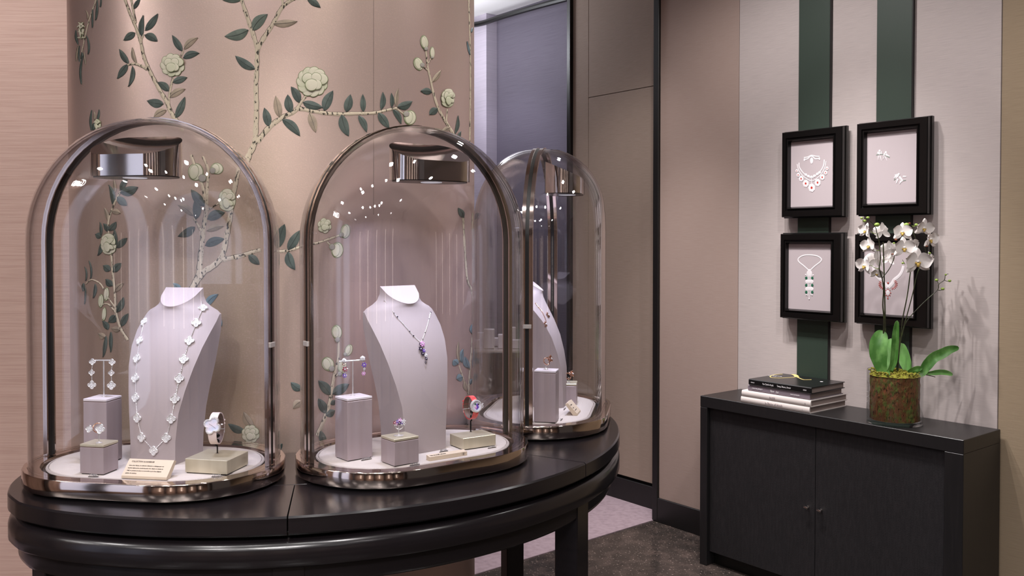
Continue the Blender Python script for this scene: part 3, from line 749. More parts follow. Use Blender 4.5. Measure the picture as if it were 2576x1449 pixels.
# ------------------------------------------------------------------ necklace busts
BROWS = [(0, .0455, -.104, -.100, -.014, 0, 0), (.002, .0455, -.104, -.100, -.014, 0, 0), (.04, .046, -.105, -.100, -.012, 0, 0), (.09, .0505, -.104, -.097, -.0095, 0, 0), (.13, .058, -.098, -.088, -.0075, 0, 0), (.17, .067, -.088, -.075, -.005, 0, 0),
         (.205, .0735, -.074, -.057, -.0035, 0, 0), (.232, .0775, -.061, -.036, -.002, 0, 0), (.250, .0785, -.052, -.018, -.001, .2, 0), (.262, .0775, -.047, -.006, 0, .4, 0), (.269, .070, -.0455, -.003, 0, .6, 0),
         (.2745, .057, -.045, -.002, 0, .8, .06), (.280, .0465, -.046, -.002, 0, 1, .18), (.287, .0410, -.0465, -.001, 0, 1, .42), (.2955, .0400, -.047, -.0005, 0, 1, .70)]
def bust_mesh():
    mb = MB(); rows = []; n = 20
    for z, w, yc, ye, yb, k, tilt in BROWS:
        r = []
        for i in range(n + 1):
            q = -1 + 2 * i / n
            f0 = 1 - q * q; f1 = sqrt(max(0, 1 - q * q))
            y = ye + (yc - ye) * (f0 * (1 - k) + f1 * k); r.append((w * q, y, z + tilt * (y + .022)))
        for q in (1, .5, 0, -.5, -1):
            r.append((w * q * (.999), yb, z + tilt * (yb + .022)))
        rows.append(r)
    mb.rings(rows); return mb.mesh('body', M['bust'], 32)
BM = bust_mesh()
def make_bust(loc, a, label):
    t = thing('necklace_bust', label, 'display bust', (*loc, PADZ + .0003), a, 'pale leather necklace busts under glass')
    put(BM, 'body', t); return t
def local_origin(mid, a, d=.10): return (mid[0] - sin(a) * d, mid[1] + cos(a) * d)
bust1 = make_bust(local_origin((-.6445, 1.590), -.24), -.24, 'pale bust wearing the long necklace of clover motifs')
bust2 = make_bust(local_origin((-.163, 1.678), .68), .68, 'pale bust wearing the violet pendant necklace')
bust3 = make_bust((.030, 2.185), 1.42, 'pale bust seen in profile in the right dome')
bpy.context.view_layer.update()
BV = [bvh_of(b.children) for b in (bust1, bust2, bust3)]
def bust_hit(i, u, v, off=0.0):
    r = ray(u, v).normalized(); h = BV[i].ray_cast(ORG, r)
    if h[0] is None: return None, None
    n = h[1]
    if n.dot(r) > 0: n = -n
    return h[0] + n * off, n

# ------------------------------------------------------------------ blocks
def block(name, label, Lp, Fp, Rp, Tp, dom, body, lid=None, group=None, cat='display block'):
    """a display block from its three visible foot corners and the top of the middle one"""
    l, f, r = [at_z(*p, PADZ) for p in (Lp, Fp, Rp)]
    rr = ray(*Tp); h = CAMZ + rr.z * (f.y / rr.y) - PADZ
    w = (f - l).length; d = (r - f).length; a = DOME[dom][2] + dom_twist[dom]
    if dom == 1:
        e1, e2 = f - l, r - f         # left face recedes: x axis along the right-hand face
        ang = (atan2(e2.y, e2.x) + atan2(e1.y, e1.x) + pi / 2) / 2; w, d = d, w
        c = (l + r) / 2
    else:
        e1, e2 = f - l, r - f
        ang = (atan2(e1.y, e1.x) + atan2(e2.y, e2.x) - pi / 2) / 2; c = (l + r) / 2
    t = thing(name, label, cat, (c.x, c.y, PADZ + .0003), ang, group)
    x, y = w / 2, d / 2
    mb = MB(); mb.box(-x + .002, x - .002, -y + .002, y - .002, 0, .0015); mb.build('foot', M['dark'], t)
    top = h - (.0055 if lid else 0)
    mb = MB(); mb.box(-x, x, -y, y, .0015, top, .0007); mb.build('body', M[body], t)
    if lid:
        mb = MB(); mb.box(-x + .001, x - .001, -y + .001, y - .001, top, top + .0012); mb.build('shadow_gap', M['liner'], t)
        mb = MB(); mb.box(-x, x, -y, y, top + .0012, h, .0006); mb.build('lid', M[lid], t)
    t['top'] = PADZ + .0003 + h
    return t, PADZ + .0003 + h
dom_twist = [0, 0, 0]
tall1, zt1 = block('display_block', 'tall taupe block with white lid behind the small block in the left dome', (207, 1168), (268, 1169.5), (311, 1154), (270.7, 1005), 0, 'taupe', 'lid', 'lacquer display blocks')
small1, zs1 = block('display_block', 'small taupe block with champagne lid holding the double clover ring', (195, 1194), (260, 1195), (304, 1180.6), (260, 1119), 0, 'taupe', 'champ', 'lacquer display blocks')
gold1, zg1 = block('display_block', 'low champagne metal block under the white clover watch', (462, 1191), (570.4, 1196), (628, 1170), (571, 1159), 0, 'champ', None, 'lacquer display blocks')
tall2, zt2 = block('display_block', 'tall taupe block with white lid in the middle dome, left of its bust', (845, 1151), (874, 1163), (935, 1151), (872, 1005), 1, 'taupe', 'lid', 'lacquer display blocks')
small2, zs2 = block('display_block', 'small taupe block with champagne lid holding the violet cluster ring', (959, 1163), (992, 1176), (1053, 1164.5), (991.6, 1106.5), 1, 'taupe', 'champ', 'lacquer display blocks')
gold2, zg2 = block('display_block', 'low champagne metal block under the red-strapped watch', (1125, 1120), (1166, 1132), (1254, 1122.5), (1165, 1102), 1, 'champ', None, 'lacquer display blocks')
tall3, zt3 = block('display_block', 'tall taupe block with white lid in the right dome', (1343, 1063), (1398, 1065.5), (1406, 1056.5), (1396, 934), 2, 'taupe', 'lid', 'lacquer display blocks')
small3, zs3 = block('display_block', 'small pale block behind the bust in the right dome', (1405, 1019), (1448, 1019.4), (1454.5, 1010), (1451, 966), 2, 'taupe', 'champ', 'lacquer display blocks')

# ------------------------------------------------------------------ jewels
def clover_outline(r, n=40, rot=0.0):
    d, q = .53 * r, .47 * r; P = []
    for i in range(n):
        t = 2 * pi * i / n; a = (t + pi / 4) % (pi / 2) - pi / 4
        R = d * cos(a) + sqrt(max(0, q * q - (d * sin(a)) ** 2)); P.append((R * cos(t + rot), R * sin(t + rot)))
    return P
def clover_mesh(r, rot=0.0, depth=.0022):
    mb = MB(); O = clover_outline(r, 40, rot)
    prof = [(1.0, 0), (1.05, depth * .6), (1.03, depth * 1.05), (.95, depth * 1.25), (.86, depth * 1.15), (.82, depth * .62)]
    mb.rings([[(x * k, y * k, z) for x, y in O] for k, z in prof]); return mb.mesh('clover_motif', M['whitegold'], 50)
def pave_mesh(r, rot=0.0, depth=.0022, m='diamond'):
    mb = MB(); st = r * .155
    def stone(x, y, q): mb.lathe([(q, depth * .5), (q, depth * .80), (q * .5, depth * 1.0)], 6, (x, y))
    for k in range(4):
        a = rot + pi / 2 * k; cx, cy = .50 * r * cos(a), .50 * r * sin(a)
        for i in range(5):
            b = 2 * pi * i / 5 + a; stone(cx + r * .22 * cos(b), cy + r * .22 * sin(b), st * .78)
        stone(cx, cy, st * .7)
    stone(0, 0, st * 1.2); return mb.mesh('diamond_pave', M[m], 0)
def orient(p, n, up=(0, 0, 1)):
    n = Vector(n).normalized(); x = Vector(up).cross(n).normalized(); y = n.cross(x)
    return Matrix(((x.x, y.x, n.x, p[0]), (x.y, y.y, n.y, p[1]), (x.z, y.z, n.z, p[2]), (0, 0, 0, 1)))
CM, PM = clover_mesh(.0086), pave_mesh(.0086)
def clover(parent, mtx, cm=None, pm=None):
    o = put(cm or CM, 'clover_motif', parent, mtx=mtx); put(pm or PM, 'diamond_pave', o, kind='stuff'); return o
def chain(name, parent, pts, r, m, every=.0022):
    """a fine chain: one beaded tube"""
    P = catmull(pts, 4); L = [P[0]]
    for a, b in zip(P, P[1:]):
        n = max(1, int((b - a).length / (every / 2)))
        for i in range(1, n + 1): L.append(a.lerp(b, i / n))
    mb = MB(); mb.tube(L, [r * (1.25 if i % 2 else .6) for i in range(len(L))], 6); return mb.build(name, m, parent, 0)

nk = thing('clover_necklace', 'long white gold chain necklace of diamond clover motifs on the left bust', 'necklace')
CL = [(505, 757, 0), (510, 776, 1), (494, 813, 1), (477, 858, 1), (463, 904, 1), (451.5, 952, 1), (441, 1003, 1), (431.5, 1053, 1), (419, 1101, 1), (387.7, 1133.5, 1), (357.5, 1099.6, 1), (347, 1051, 1), (342.6, 1000, 1), (342, 951, 1), (346, 902, 1), (353, 857, 1), (364, 810, 1), (376, 778, 0), (387, 766, 0)]
prev = None; cpts = []
for u, v, k in CL:
    h, n = bust_hit(0, u, v, .0018)
    if h is None: continue
    if prev:
        for i in range(1, 4):
            q, _ = bust_hit(0, prev[0] + (u - prev[0]) * i / 4, prev[1] + (v - prev[1]) * i / 4, .0012)
            if q is not None: cpts.append(q)
    cpts.append(h); prev = (u, v)
    if k:
        b, _ = bust_hit(0, u, v, .0006)
        clover(nk, orient(b, (n + Vector((0, -.15, .05))).normalized()))
chain('chain', nk, cpts, .0008, M['whitegold'])

def gem(parent, p, r, m, name='gem', sc=(1, 1, 1)):
    mb = MB(); mb.ball((0, 0, 0), r, 1, sc); return mb.build(name, M[m], parent, 0, loc=p)
def gem_flower(parent, p, r, m, n=(0, -1, 0), k=6, name='gem_flower'):
    mb = MB()
    for i in range(k):
        a = 2 * pi * i / k + .2; c = (r * .6 * cos(a), r * .6 * sin(a), 0)
        mb.ball(c, r * .42, 1, (1, .7, .6), Matrix.Rotation(a, 4, 'Z'))
    mb.mi = 1; mb.ball((0, 0, r * .2), r * .26, 1)
    return mb.build(name, [M[m], M['diamond']], parent, 0, mtx=orient(p, n))
pn = thing('pendant_necklace', 'fine necklace with violet gem cluster pendant on the middle bust', 'necklace')
Q = lambda x, y: (920 + x / 6.586, 720 + y / 6.586)
def on_bust(i, px, off=.0012):
    h, n = bust_hit(i, *px, off); return h
for side in ([(310, 225), (470, 448), (600, 605), (725, 752), (820, 855), (908, 935)], [(1035, 245), (1062, 330), (1068, 430), (1042, 545), (1010, 670), (975, 775), (935, 885), (912, 935)]):
    pp = [p for p in (on_bust(1, Q(*q)) for q in side) if p is not None]
    chain('chain', pn, pp, .0006, M['whitegold'], .0018)
for x, y, r in ((470, 448, .0010), (523, 510, .0017), (725, 752, .0013), (787, 825, .0016), (1068, 440, .0016), (1042, 545, .0012), (975, 775, .0014), (935, 885, .0012)):
    p = on_bust(1, Q(x, y), .0015)
    if p is not None: gem(pn, p, r, 'darksapphire', 'bead')
for x, y, r, m in ((925, 965, .0060, 'pinksapphire'), (888, 965, .0028, 'darksapphire'), (900, 1045, .0052, 'darksapphire'), (952, 1075, .0038, 'amethyst'), (932, 1122, .0046, 'darksapphire'), (985, 1150, .0040, 'diamond'), (988, 1205, .0036, 'darksapphire'), (980, 1262, .0026, 'darksapphire')):
    p = on_bust(1, Q(x, y), .0030)
    if p is not None: gem_flower(pn, p, r, m, bust_hit(1, *Q(x, y))[1], 6)
rn = thing('flower_necklace', 'rose gold flower necklace on the bust seen in profile', 'necklace')
pp = [p for p in (bust_hit(2, u, v, .0012)[0] for u, v in ((1346, 762), (1353, 772), (1362, 783), (1370, 800), (1374, 815), (1371, 822))) if p is not None]
if len(pp) > 2: chain('chain', rn, pp, .0008, M['rosegold'])
for u, v, r in ((1377, 793, .008), (1371, 816, .007)):
    p, n = bust_hit(2, u, v, .002)
    if p is None:
        for du in range(1, 30):
            p, n = bust_hit(2, u - du, v, .002)
            if p is not None: break
    if p is not None: gem_flower(rn, p, r, 'rosegold', n, 5)

def t_stand(label, base_px, zt, top_px, bl, br, ang):
    b = at_z(*base_px, zt); rr = ray(*top_px); h = CAMZ + rr.z * (b.y / rr.y) - zt
    t = thing('earring_stand', label, 'earring stand', (b.x, b.y, zt + .0003), ang, 'T-shaped earring stands')
    mb = MB(); mb.lathe([(.0042, 0), (.0042, .0007), (.0015, .0012)], 20); mb.build('base', M['whitegold'], t)
    mb = MB(); mb.lathe([(.0011, .001), (.0011, h)], 10); mb.build('pole', M['whitegold'], t)
    mb = MB(); mb.tube([(-bl, 0, h), (br, 0, h)], .0013, 10); mb.build('bar', M['whitegold'], t)
    return b, h
b, h = t_stand('T-shaped earring stand on the tall block in the left dome', (261.5, 998), zt1, (260, 907), .0182, .0165, 0.0)
eb = b.y - .0026
for lab, seq in (('left clover drop earring hanging from the T stand in the left dome', ((232.8, 910, .0058), (230.8, 937, .0053), (231.5, 968, .0074))), ('right clover drop earring hanging from the T stand in the left dome', ((282.3, 911, .0058), (280.3, 938, .0053), (280.7, 969.5, .0076)))):
    e = thing('drop_earring', lab, 'earring', at_y(*seq[0][:2], eb), 0, 'diamond clover earrings'); o0 = Vector(e.location)
    last = None
    for u, v, r in seq:
        p = at_y(u, v, eb) - o0
        clover(e, orient(p, (0.15, -1, 0.05)), clover_mesh(r, pi / 4 * 0, .0018), pave_mesh(r, 0, .0018))
        if last is not None:
            mb = MB(); mb.tube([last[0] + Vector((0, 0, -last[1])), p + Vector((0, 0, r))], .0007, 6); mb.build('link', M['whitegold'], e)
        last = (p, r)
b2, h2 = t_stand('T-shaped earring stand on the tall block in the middle dome', (887.6, 994.6), zt2, (886.7, 907.7), .026, .0235, .50)
for lab, sgn, seq in (('earring with red flower and violet drop at the left of its stand', -1, ((865.4, 907, .0048, 'diamond'), (865, 916, .0036, 'rosegold'), (868, 929, .0056, 'ruby'), (867, 945, .0046, 'amethyst'))), ('earring with violet flower and pink drop at the right of its stand', 1, ((912, 902, .0056, 'diamond'), (916, 918, .0052, 'amethyst'), (916.6, 928, .0026, 'diamond'), (914.7, 939.6, .0042, 'pinksapphire')))):
    yy = b2.y + sgn * .0215 * sin(.5) - .003
    e = thing('drop_earring', lab, 'earring', at_y(*seq[0][:2], yy), 0, 'coloured gem earrings'); o0 = Vector(e.location); last = None
    for i, (u, v, r, m) in enumerate(seq):
        p = at_y(u, v, yy) - o0
        if i == 0: gem(e, p, r, m, 'pave_ball')
        else: gem_flower(e, p, r, m, (0, -1, .1), 6)
        if last is not None:
            mb = MB(); mb.tube([last, p], .0006, 6); mb.build('link', M['whitegold'], e)
        last = p

def ring_stand(label, base_px, zt, top_px, r=.0055):
    b = at_z(*base_px, zt); rr = ray(*top_px); h = CAMZ + rr.z * (b.y / rr.y) - zt
    t = thing('ring_stand', label, 'ring stand', (b.x, b.y, zt + .0003), 0, 'ring stands')
    mb = MB(); mb.lathe([(r, 0), (r, .0006), (r * .5, .0016), (.0010, .0028)], 20); mb.build('base', M['whitegold'], t)
    mb = MB(); mb.lathe([(.0009, .002), (.0009, h)], 8); mb.build('pole', M['whitegold'], t)
    return b, h
def band(parent, r, w, m, mtx):
    mb = MB(); mb.tube([(r * cos(2 * pi * i / 28), r * sin(2 * pi * i / 28), 0) for i in range(28)], w, 8, True); return mb.build('band', M[m], parent, 60, mtx=mtx)
b, h = ring_stand('slim ring stand on the small block in the left dome', (249, 1115), zs1, (249, 1091))
t = thing('clover_ring', 'white gold ring with two diamond clovers on the small champagne-lidded block', 'ring', at_y(249, 1091, b.y)); o0 = Vector(t.location)
band(t, .0080, .0010, 'rosegold', Matrix.Translation((-.004, .006, .009)) @ Matrix.Rotation(radians(70), 4, 'X') @ Matrix.Rotation(radians(25), 4, 'Y'))
for u, r in ((225.6, .0062), (253.4, .0084)):
    clover(t, orient(at_y(u, 1079, b.y - .004) - o0, (-.1, -1, .25), (.35, 0, 1)), clover_mesh(r, .2), pave_mesh(r, .2))
b, h = ring_stand('slim ring stand on the small block in the middle dome', (1003, 1096.4), zs2, (1004, 1073), .009)
t = thing('cluster_ring', 'ring with a cluster of violet, red and white gems in the middle dome', 'ring', at_y(1004, 1072, b.y)); o0 = Vector(t.location)
band(t, .0078, .0009, 'whitegold', Matrix.Translation((0, .002, .0020)) @ Matrix.Rotation(radians(84), 4, 'X'))
for x, y, r, m in ((415, 225, .0034, 'ruby'), (440, 270, .0034, 'diamond'), (490, 195, .0036, 'amethyst'), (545, 160, .0040, 'pinksapphire'), (530, 235, .0042, 'darksapphire'), (585, 215, .0038, 'amethyst'), (630, 190, .0046, 'diamond'), (640, 250, .0036, 'diamond'), (570, 265, .0030, 'diamond'), (480, 250, .0034, 'pinksapphire')):
    gem_flower(t, at_y(950 + x / 9.66, 1040 + y / 9.66, b.y - .003) - o0, r, m, (random.uniform(-.3, .3), -1, .4), 5)
for lab, base, top, zt, fl, bl, gl in (('rose gold flower ring above the tall block in the right dome', (1373, 929), (1373, 913), zt3, (1386, 902), (1375, 909), 'slim ring stand on the tall block in the right dome'), ('rose gold flower ring above the small block in the right dome', (1431, 964), (1431, 949), zs3, (1440, 940), (1430, 946), 'slim ring stand on the small block in the right dome')):
    b, h = ring_stand(gl, base, zt, top)
    t = thing('flower_ring', lab, 'ring', at_y(*top, b.y), 0, 'rose gold flower rings'); o0 = Vector(t.location)
    band(t, .0078, .0012, 'rosegold', Matrix.Translation(at_y(*bl, b.y) - o0) @ Matrix.Rotation(radians(62), 4, 'X') @ Matrix.Rotation(radians(35), 4, 'Y'))
    gem_flower(t, at_y(*fl, b.y - .002) - o0, .0085, 'rosegold', (.9, -.5, .2), 5, 'gold_flower')
    gem_flower(t, at_y(fl[0] - 4, fl[1] - 1, b.y - .003) - o0, .006, 'rosegold', (.2, -1, .3), 5, 'gold_flower')

# ------------------------------------------------------------------ watches
def strap_loop(ry, rz, w, th, a0, a1, n=26, dz=0.0):
    """a flat band bent round an ellipse in the y-z plane; angle 180 degrees is the dial side"""
    rows = []
    for i in range(n + 1):
        a = radians(a0 + (a1 - a0) * i / n); y, z = ry * cos(a), rz * sin(a) + dz; d = Vector((rz * cos(a), ry * sin(a))).normalized()
        ww = w * (1 - .12 * abs(sin(a)))
        rows.append([(-ww, y, z), (ww, y, z), (ww, y + d.x * th, z + d.y * th), (-ww, y + d.x * th, z + d.y * th)])
    mb = MB(); mb.rings(rows); return mb
def watch(label, dial_px, y, ang, tilt, kind, block_top, rod_px, ry, rz, w):
    c = at_y(*dial_px, y)
    t = thing('wrist_watch', label, 'watch', c, ang)
    R = Matrix.Rotation(tilt, 4, 'X')
    cen = Vector((0, ry, -.0045 if kind == 'clover' else -.003))
    sm = M['whitestrap'] if kind == 'clover' else M['redstrap']
    for nm, a0, a1, m in (('strap', 178, 400, sm), ('strap', 42, 176, sm)):
        o = strap_loop(ry, rz, w, .0016, a0, a1).build(nm, sm, t, 50, mtx=R @ Matrix.Translation(cen))
        strap_loop(ry * .97, rz * .97, w * .97, .0005, a0, a1).build('lining', M['liner'], o, 50)
    mb = MB(); mb.tube([(-w * 1.1, ry * 1.98, -.006), (w * 1.1, ry * 1.98, -.006), (w * 1.1, ry * 1.98, -.012), (-w * 1.1, ry * 1.98, -.012)], .0008, 6, True); mb.build('buckle', M['whitegold'], t, mtx=R)
    for z in (.004, .010):
        mb = MB(); mb.box(-w * 1.08, w * 1.08, ry * 1.92, ry * 2.06, z - .0012, z + .0012, .0004); mb.build('keeper', sm, t, mtx=R)
    Dm = R @ Matrix.Translation((0, -.001, 0)) @ Matrix.Rotation(pi / 2, 4, 'X')        # dial frame: z towards -y
    if kind == 'clover':
        O = clover_outline(.0158, 48, .35 + pi / 4)
        mb = MB(); mb.rings([[(x * k, yy * k, z) for x, yy in O] for k, z in ((.96, -.003), (1, -.001), (1, .0022), (.94, .0034), (.80, .0034), (.77, .0018))], True, False); cs = mb.build('case', M['whitegold'], t, 50, mtx=Dm)
        mb = MB(); mb.prism([(x * .775, yy * .775) for x, yy in O], .0008, .0019); mb.build('dial', M['pearl'], cs)
        mb = MB()
        for i in range(44):
            x, yy = clover_outline(.0158 * .875, 44, .35 + pi / 4)[i]; mb.ball((x, yy, .0034), .00085, 1)
        mb.build('diamond_bezel', M['diamond'], cs, 0, kind='stuff')
        mb = MB(); mb.box(-.0002, .0002, 0, .006, .0020, .0023, mtx=Matrix.Rotation(radians(60), 4, 'Z')); mb.build('hand', M['steel'], cs)
        mb = MB(); mb.box(-.0002, .0002, 0, .008, .0020, .0023, mtx=Matrix.Rotation(radians(-125), 4, 'Z')); mb.build('hand', M['steel'], cs)
        mb = MB(); mb.ball((.0165, .002, 0), .0016, 1, (1.3, 1, 1)); mb.build('crown', M['whitegold'], cs)
    else:
        mb = MB(); mb.lathe([(.0118, -.003), (.0126, -.001), (.0126, .002), (.0118, .0034), (.0090, .0036), (.0086, .0016)], 40, caps=False); cs = mb.build('case', M['whitegold'], t, 50, mtx=Dm)
        mb = MB(); mb.lathe([(.0088, .0004), (.0088, .0012)], 36); mb.build('dial', M['pearl'], cs)
        mb = MB()
        for i in range(34): mb.ball((.0104 * cos(2 * pi * i / 34), .0104 * sin(2 * pi * i / 34), .0036), .0008, 1)
        mb.build('diamond_bezel', M['diamond'], cs, 0, kind='stuff')
        for x, yy, r, m in ((-.002, .004, .0022, 'artgreen'), (.002, .002, .0028, 'amethyst'), (.003, -.002, .0030, 'amethyst'), (-.001, -.003, .0028, 'pinksapphire'), (.001, -.005, .0022, 'amethyst'), (-.004, 0, .0026, 'diamond'), (.005, .003, .002, 'darksapphire')):
            mb = MB(); mb.ball((x, yy, .0014), r, 1, (1, 1, .35)); mb.build('dial_gem', M[m], cs, 0)
        for i in range(4):
            mb = MB(); mb.ball((.0140 + .0012 * (i % 2), -.004 + .0024 * i, .0006), .0015, 1); mb.build('crown_gem', M['diamond'], cs, 0)
    # the stand that holds it
    Rz = Matrix.Rotation(ang, 3, 'Z')
    bot = Rz @ ((R @ Matrix.Translation(cen)) @ Vector((0, 0, -rz + .002))) + c
    rb = at_z(*rod_px, block_top)
    st = thing('watch_stand', label.split(' in ')[0].split(' on ')[0].replace('white clover watch', 'bent steel stand holding the white clover watch').replace('round coral-strapped watch', 'bent steel stand holding the round coral-strapped watch'), 'watch stand', (rb.x, rb.y, block_top + .0003), 0, 'watch stands')
    mb = MB(); mb.lathe([(.003, 0), (.003, .0006), (.0013, .001)], 14); mb.build('base', M['steel'], st)
    top = bot - Vector(st.location); zb_ = top.z - .0066
    mb = MB(); mb.tube([(0, 0, .0008), (0, 0, zb_ - .001), (0.0, 0, zb_), (top.x, top.y, zb_ + .0004), (top.x, top.y, zb_ + .001), (top.x, top.y, top.z - .0036)], .0013, 8); mb.build('rod', M['darkmetal'], st)
    for dy, z0 in ((-.0, .003), (.004, .012)):
        mb = MB(); mb.ball(top + Vector((.002, dy * .5, z0 - .001)), .0052, 2, (1, .55, .8)); mb.build('holder', M['darkmetal'], st)
    return t
wy1 = at_z(546.9, 1141, zg1).y - .019
watch('white clover watch with blush strap on the champagne block in the left dome', (534.5, 1070.7), wy1, .02, -.20, 'clover', zg1, (546.9, 1141), .0225, .0260, .0076)
wy2 = at_z(1184, 1087, zg2).y - .012
watch('round coral-strapped watch with diamond bezel in the middle dome', (1196.7, 1021.5), wy2, .55, -.14, 'round', zg2, (1184, 1087), .0205, .0215, .0062)

# ------------------------------------------------------------------ cards, plaque and price tags
def wedge_card(label, bl, br, rise, run, th, lines, name='text_card'):
    """a slanted card: bl and br are its lower front corners"""
    d = (br - bl); w = d.length; ang = atan2(d.y, d.x)
    t = thing(name, label, 'card', (bl.x, bl.y, PADZ + .0003), ang)
    prof = [(0, .0), (.0005, .0042), (run, rise), (run + th, rise - .003), (th + .004, 0)]
    mb = MB(); mb.rings([[(x, y, z) for y, z in prof] for x in (0, w)]); mb.build('body', M['card'], t, 0)
    sl = Vector((0, run - .0005, rise - .0042)).normalized(); org = Vector((0, .0005, .0042)); Lf = hypot(run - .0005, rise - .0042)
    nrm = Vector((1, 0, 0)).cross(sl)
    for txt, size, x, q, wd in lines:
        lettering(txt, size, M['ink'], t, frame_mtx(org + Vector((x * w, 0, 0)) + sl * (Lf * q) + nrm * .0002, (1, 0, 0), sl), 'LEFT', 0.25 if size < .003 else 0, width=wd)
    return t
wedge_card('cream printed text card leaning at the front of the left dome', at_z(305, 1203, PADZ), at_z(419, 1208, PADZ), .027, .025, .007,
           [('COLLECTION ALHAMBRA®', .0042, .08, .80, .80), ('Icône de la Maison, la collection Alhambra se distingue par son', .0027, .06, .58, .93), ('motif aux lignes pures, bordé de perles d’or. Depuis sa création en', .0027, .06, .43, .88),
            ('1968, ce symbole de chance se renouvelle au gré d’une élégante', .0027, .06, .28, .90), ('palette de matières.', .0027, .06, .13, .95)])
c3 = at_z(1452, 1046, PADZ)
wedge_card('small cream card turned away at the right end of the right dome', c3, c3 + Vector((.0115, .047, 0)), .028, .022, .006, [('Collection', .0040, .1, .7, 1), ('Frivole', .0036, .1, .45, 1), ('or rose, diamants', .0030, .1, .25, 1)])
pl, pr = at_z(1081, 1160.6, PADZ), at_z(1175, 1145.6, PADZ); dd = pr - pl; pw = dd.length
pq = thing('name_plaque', 'narrow champagne name bar lying before the bust in the middle dome', 'plaque', (pl.x, pl.y, PADZ + .0003), atan2(dd.y, dd.x))
mb = MB(); mb.rings([[(x, y, z) for y, z in ((0, 0), (0, .0072), (.0125, .0090), (.0125, 0))] for x in (0, pw)]); mb.build('body', M['card'], pq, 0)
lettering('Folie des prés® collection', .0050, M['ink'], pq, frame_mtx((.004, .0040, .0080), (1, 0, 0), (0, 1, .144)), width=.62)
mb = MB(); ex = pw - .008
mb.box(ex - .0003, ex + .0003, -.0003, 0, .0012, .0062)
for s in (-1, 1): mb.tube([(ex + s * .0018 + .0015 * cos(2 * pi * i / 12), -.0001, .0038 + .0015 * sin(2 * pi * i / 12)) for i in range(12)], .0002, 4, True)
mb.build('emblem', M['ink'], pq, 0)
def price_tag(label, u0, v0, u1, v1, digits):
    a, b = at_z(u0, v0, PADZ), at_z(u1, v1, PADZ); d = b - a; w = d.length
    t = thing('price_tag', label, 'price tag', (a.x, a.y, PADZ + .0003), atan2(d.y, d.x), 'tiny price tags on the linen pads')
    mb = MB(); mb.box(0, w, -.0008, .0016, 0, .0010, .0002); mb.build('strip', M['ink'], t)
    o = lettering(digits, .0056, M['tagmetal'], t, frame_mtx((.0006, .0002, .0011), (1, 0, 0), (0, .25, 1)), shear=.2, width=w / .0175, extrude=.0005, name='digits')
price_tag('price tag before the small block in the left dome', 221.7, 1200, 247, 1200, '17400.-')
price_tag('price tag before the champagne block in the left dome', 532, 1200.5, 559, 1200.5, '29100.-')
price_tag('price tag at the foot of the tall block in the middle dome', 909, 1160, 935, 1155, '68000.-')
price_tag('price tag at the foot of the small block in the middle dome', 1031, 1173, 1056, 1169, '26300.-')
price_tag('price tag behind the champagne name bar in the middle dome', 1106, 1138.5, 1127, 1135, '48200.-')
price_tag('price tag before the champagne block in the middle dome', 1228, 1129, 1248, 1126, '71500.-')
price_tag('tiny price tag beside the tall block in the right dome', 1411, 1059, 1415, 1054, '9')
price_tag('tiny price tag between the bust and the card in the right dome', 1419, 1032, 1423, 1027, '7')

